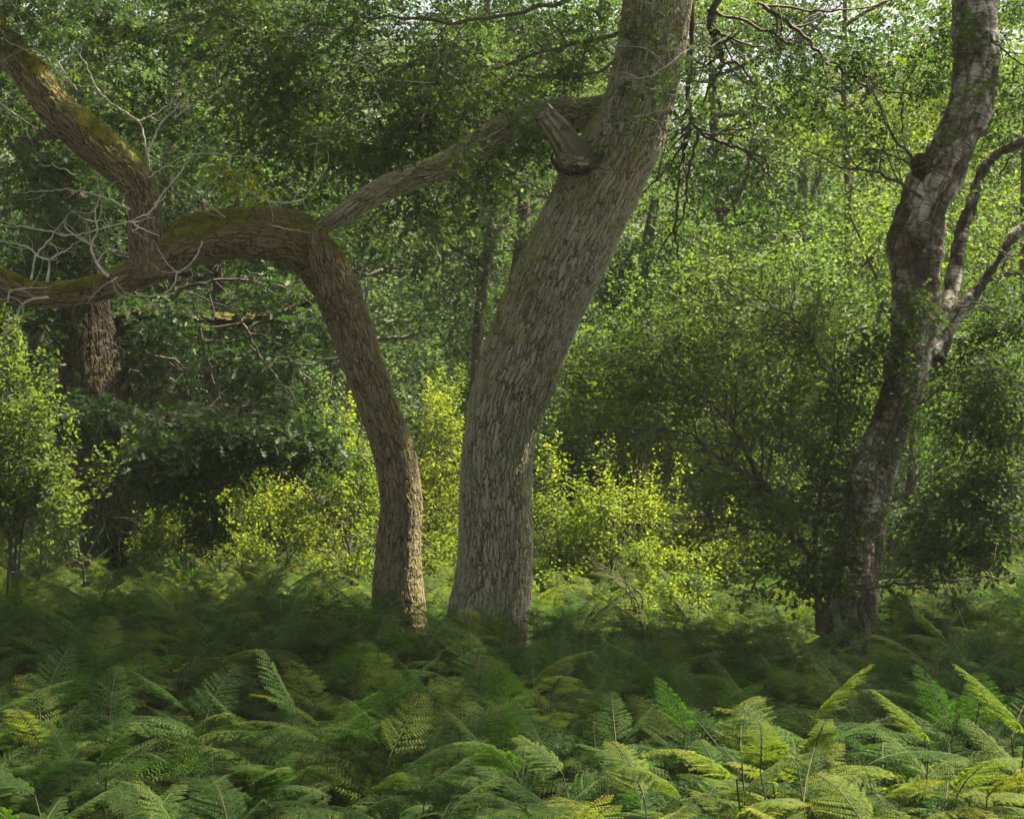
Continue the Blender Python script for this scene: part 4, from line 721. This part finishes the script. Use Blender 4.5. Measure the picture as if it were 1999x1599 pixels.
# near plants: every one its own object
near = []; tries = 0
while len(near) < 300 and tries < 40000:
    tries += 1; y = math.sqrt(r.uniform(3.2 ** 2, 6.1 ** 2)); x = r.uniform(-.40, .40) * y + r.normal(0, .1)
    if all((x - a) ** 2 + (y - b) ** 2 > .11 ** 2 for a, b, *_ in near): near.append((x, y))
def zone(x, y, k, tx):
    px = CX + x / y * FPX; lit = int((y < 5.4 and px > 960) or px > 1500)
    col = ('pale sunlit' if px < 1500 else 'yellow-green sunlit') if lit else ('deep green' if y < 5.6 else 'dark shaded')
    size = 'tall' if k > 1.06 else ('small' if k < .88 else 'middling')
    lean = 'leaning left' if tx < -.07 else ('leaning right' if tx > .07 else 'upright')
    where = ['bottom left corner', 'below thick dark oak', 'left of crooked oak', 'below crooked oak', 'below thickest trunk', 'right of thickest trunk', 'below fanning shrub', 'below old birch', 'bottom right corner'][int(min(8, max(0, px // 223)))]
    row = ['front row', 'second row', 'third row', 'rear row'][int(min(3, max(0, (y - 3.2) // .9)))]
    lb = f'{size} {col} bracken {lean}, {where}, {row}'
    return lb, lit
near.sort(key=lambda q: q[0] / q[1]); spec_ = [(r.uniform(.8, 1.15), r.normal(0, .12)) for _ in near]; zs = [zone(x, y, *q) for (x, y), q in zip(near, spec_)]
ordi = 'first second third fourth fifth sixth seventh eighth ninth tenth eleventh twelfth'.split(); tot, seen = {}, {}
for lb, _ in zs: tot[lb] = tot.get(lb, 0) + 1
for (x, y), (k, tx), (lb, lit) in zip(near, spec_, zs):
    if tot[lb] > 1:
        q = seen.get(lb, 0); seen[lb] = q + 1; lb = lb + f', {ordi[q]} from left'
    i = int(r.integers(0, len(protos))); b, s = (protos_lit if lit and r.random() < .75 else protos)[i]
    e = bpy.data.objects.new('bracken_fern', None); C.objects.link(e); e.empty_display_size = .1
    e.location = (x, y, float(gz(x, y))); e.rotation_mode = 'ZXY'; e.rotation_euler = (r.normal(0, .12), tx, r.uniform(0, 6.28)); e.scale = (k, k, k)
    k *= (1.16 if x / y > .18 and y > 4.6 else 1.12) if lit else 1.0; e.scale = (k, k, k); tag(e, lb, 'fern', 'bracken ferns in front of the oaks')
    for nm, me in (('frond', b), ('stalk', s)):
        o = bpy.data.objects.new(nm, me); C.objects.link(o); o.parent = e
# the rest of the bracken carpet
pts = []
while len(pts) < 10500:
    y = math.sqrt(r.uniform(5.9 ** 2, 24 ** 2)) if r.random() < .93 else r.uniform(24, 34); x = r.uniform(-.47, .47) * y
    if y < 6.08 and abs(x) < .38 * y: continue
    if free(x, y): pts.append((x, y, float(gz(x, y))))
pts += [(r.uniform(-4, 4), r.uniform(1.6, 3.2), 0) for _ in range(60)]
for s in (-1, 1): pts += [(s * (.42 * y_ + r.uniform(0, 2.5)), y_, 0) for y_ in r.uniform(3, 9, 130)]
pts = np.array(pts); n = len(pts)
me = bpy.data.meshes.new('bracken'); me.vertices.add(n); me.vertices.foreach_set('co', pts.astype(np.float32).ravel())
a = me.attributes.new('rot', 'FLOAT_VECTOR', 'POINT'); a.data.foreach_set('vector', np.stack([r.normal(0, .15, n), r.normal(0, .15, n), r.uniform(0, 6.28, n)], 1).astype(np.float32).ravel())
a = me.attributes.new('scl', 'FLOAT', 'POINT'); a.data.foreach_set('value', (r.uniform(.8, 1.2, n)).astype(np.float32))
a = me.attributes.new('pid', 'INT', 'POINT'); a.data.foreach_set('value', np.where(r.random(n) < .035, len(protos_far) - 1, np.where((pts[:, 1] > 12.2) & (r.random(n) < .5), np.where(r.random(n) < .5, 1, 6), r.integers(0, len(protos_far) - 1, n))).astype(np.int32))  # behind the oaks, extra plants use the fronds with sunlight in their colour
bo = bpy.data.objects.new('bracken', me); C.objects.link(bo); tag(bo, 'unbroken carpet of green bracken spreading back under all the trees', 'bracken', kind='stuff')
ng = bpy.data.node_groups.new('bracken_scatter', 'GeometryNodeTree'); ng.interface.new_socket('Geometry', in_out='INPUT', socket_type='NodeSocketGeometry'); ng.interface.new_socket('Geometry', in_out='OUTPUT', socket_type='NodeSocketGeometry')
N, L = ng.nodes, ng.links; gi = N.new('NodeGroupInput'); go = N.new('NodeGroupOutput'); jn = N.new('GeometryNodeJoinGeometry')
def nattr(nm, ty):
    q = N.new('GeometryNodeInputNamedAttribute'); q.data_type = ty; q.inputs[0].default_value = nm; return q.outputs[0]
rot, scl, pid = nattr('rot', 'FLOAT_VECTOR'), nattr('scl', 'FLOAT'), nattr('pid', 'INT')
tr_ = N.new('FunctionNodeEulerToRotation'); L.new(rot, tr_.inputs[0])
for i, pr in enumerate(protos_far):
    for me_ in pr:
        po = bpy.data.objects.new('bracken_source', me_)
        oi = N.new('GeometryNodeObjectInfo'); oi.inputs['Object'].default_value = po; oi.inputs['As Instance'].default_value = True
        cm = N.new('FunctionNodeCompare'); cm.data_type = 'INT'; cm.operation = 'EQUAL'; L.new(pid, cm.inputs[2]); cm.inputs[3].default_value = i
        ip = N.new('GeometryNodeInstanceOnPoints'); L.new(gi.outputs[0], ip.inputs['Points']); L.new(cm.outputs[0], ip.inputs['Selection']); L.new(oi.outputs['Geometry'], ip.inputs['Instance']); L.new(tr_.outputs[0], ip.inputs['Rotation']); L.new(scl, ip.inputs['Scale']); L.new(ip.outputs[0], jn.inputs[0])
L.new(jn.outputs[0], go.inputs[0])
md = bo.modifiers.new('scatter', 'NODES'); md.node_group = ng

f = Foliage(950, LEAFT, .045, 10, .3, .2, .5, .06, twig_r=.0016)
m_ = 5200; y_ = np.sqrt(f.r.uniform(3.2 ** 2, 14 ** 2, m_)); x_ = f.r.uniform(-.42, .42, m_) * y_
f.sprays(np.stack([x_, y_, gz(x_, y_) + f.r.uniform(.04, .42, m_)], 1), f.r.normal(0, 1, (m_, 3)) * [1, 1, .5] + [0, 0, .4])
o = f.build('undergrowth', M['birch_leaf'], None); tag(o, 'small-leaved undergrowth filling the gaps between the bracken stalks', 'undergrowth', kind='stuff')

# ------------------------------------------------------------------ air
hb_ = np.array([[x, y, z] for z in (-1.2, 27) for y in (-16.5, 141.5) for x in (-71, 71)], float)
M['haze'] = bpy.data.materials.new('haze'); M['haze'].use_nodes = True; N = M['haze'].node_tree.nodes; N.remove(N['Principled BSDF'])
pv = N.new('ShaderNodeVolumePrincipled'); pv.inputs['Color'].default_value = (.86, .92, .80, 1); pv.inputs['Density'].default_value = .0008
M['haze'].node_tree.links.new(pv.outputs[0], N['Material Output'].inputs['Volume'])
o = link('haze', mesh('haze', hb_, np.array([[0, 2, 3, 1], [4, 5, 7, 6], [0, 1, 5, 4], [2, 6, 7, 3], [0, 4, 6, 2], [1, 3, 7, 5]])), M['haze']); tag(o, 'thin pale summer haze in the air between the trees', 'haze', kind='stuff')
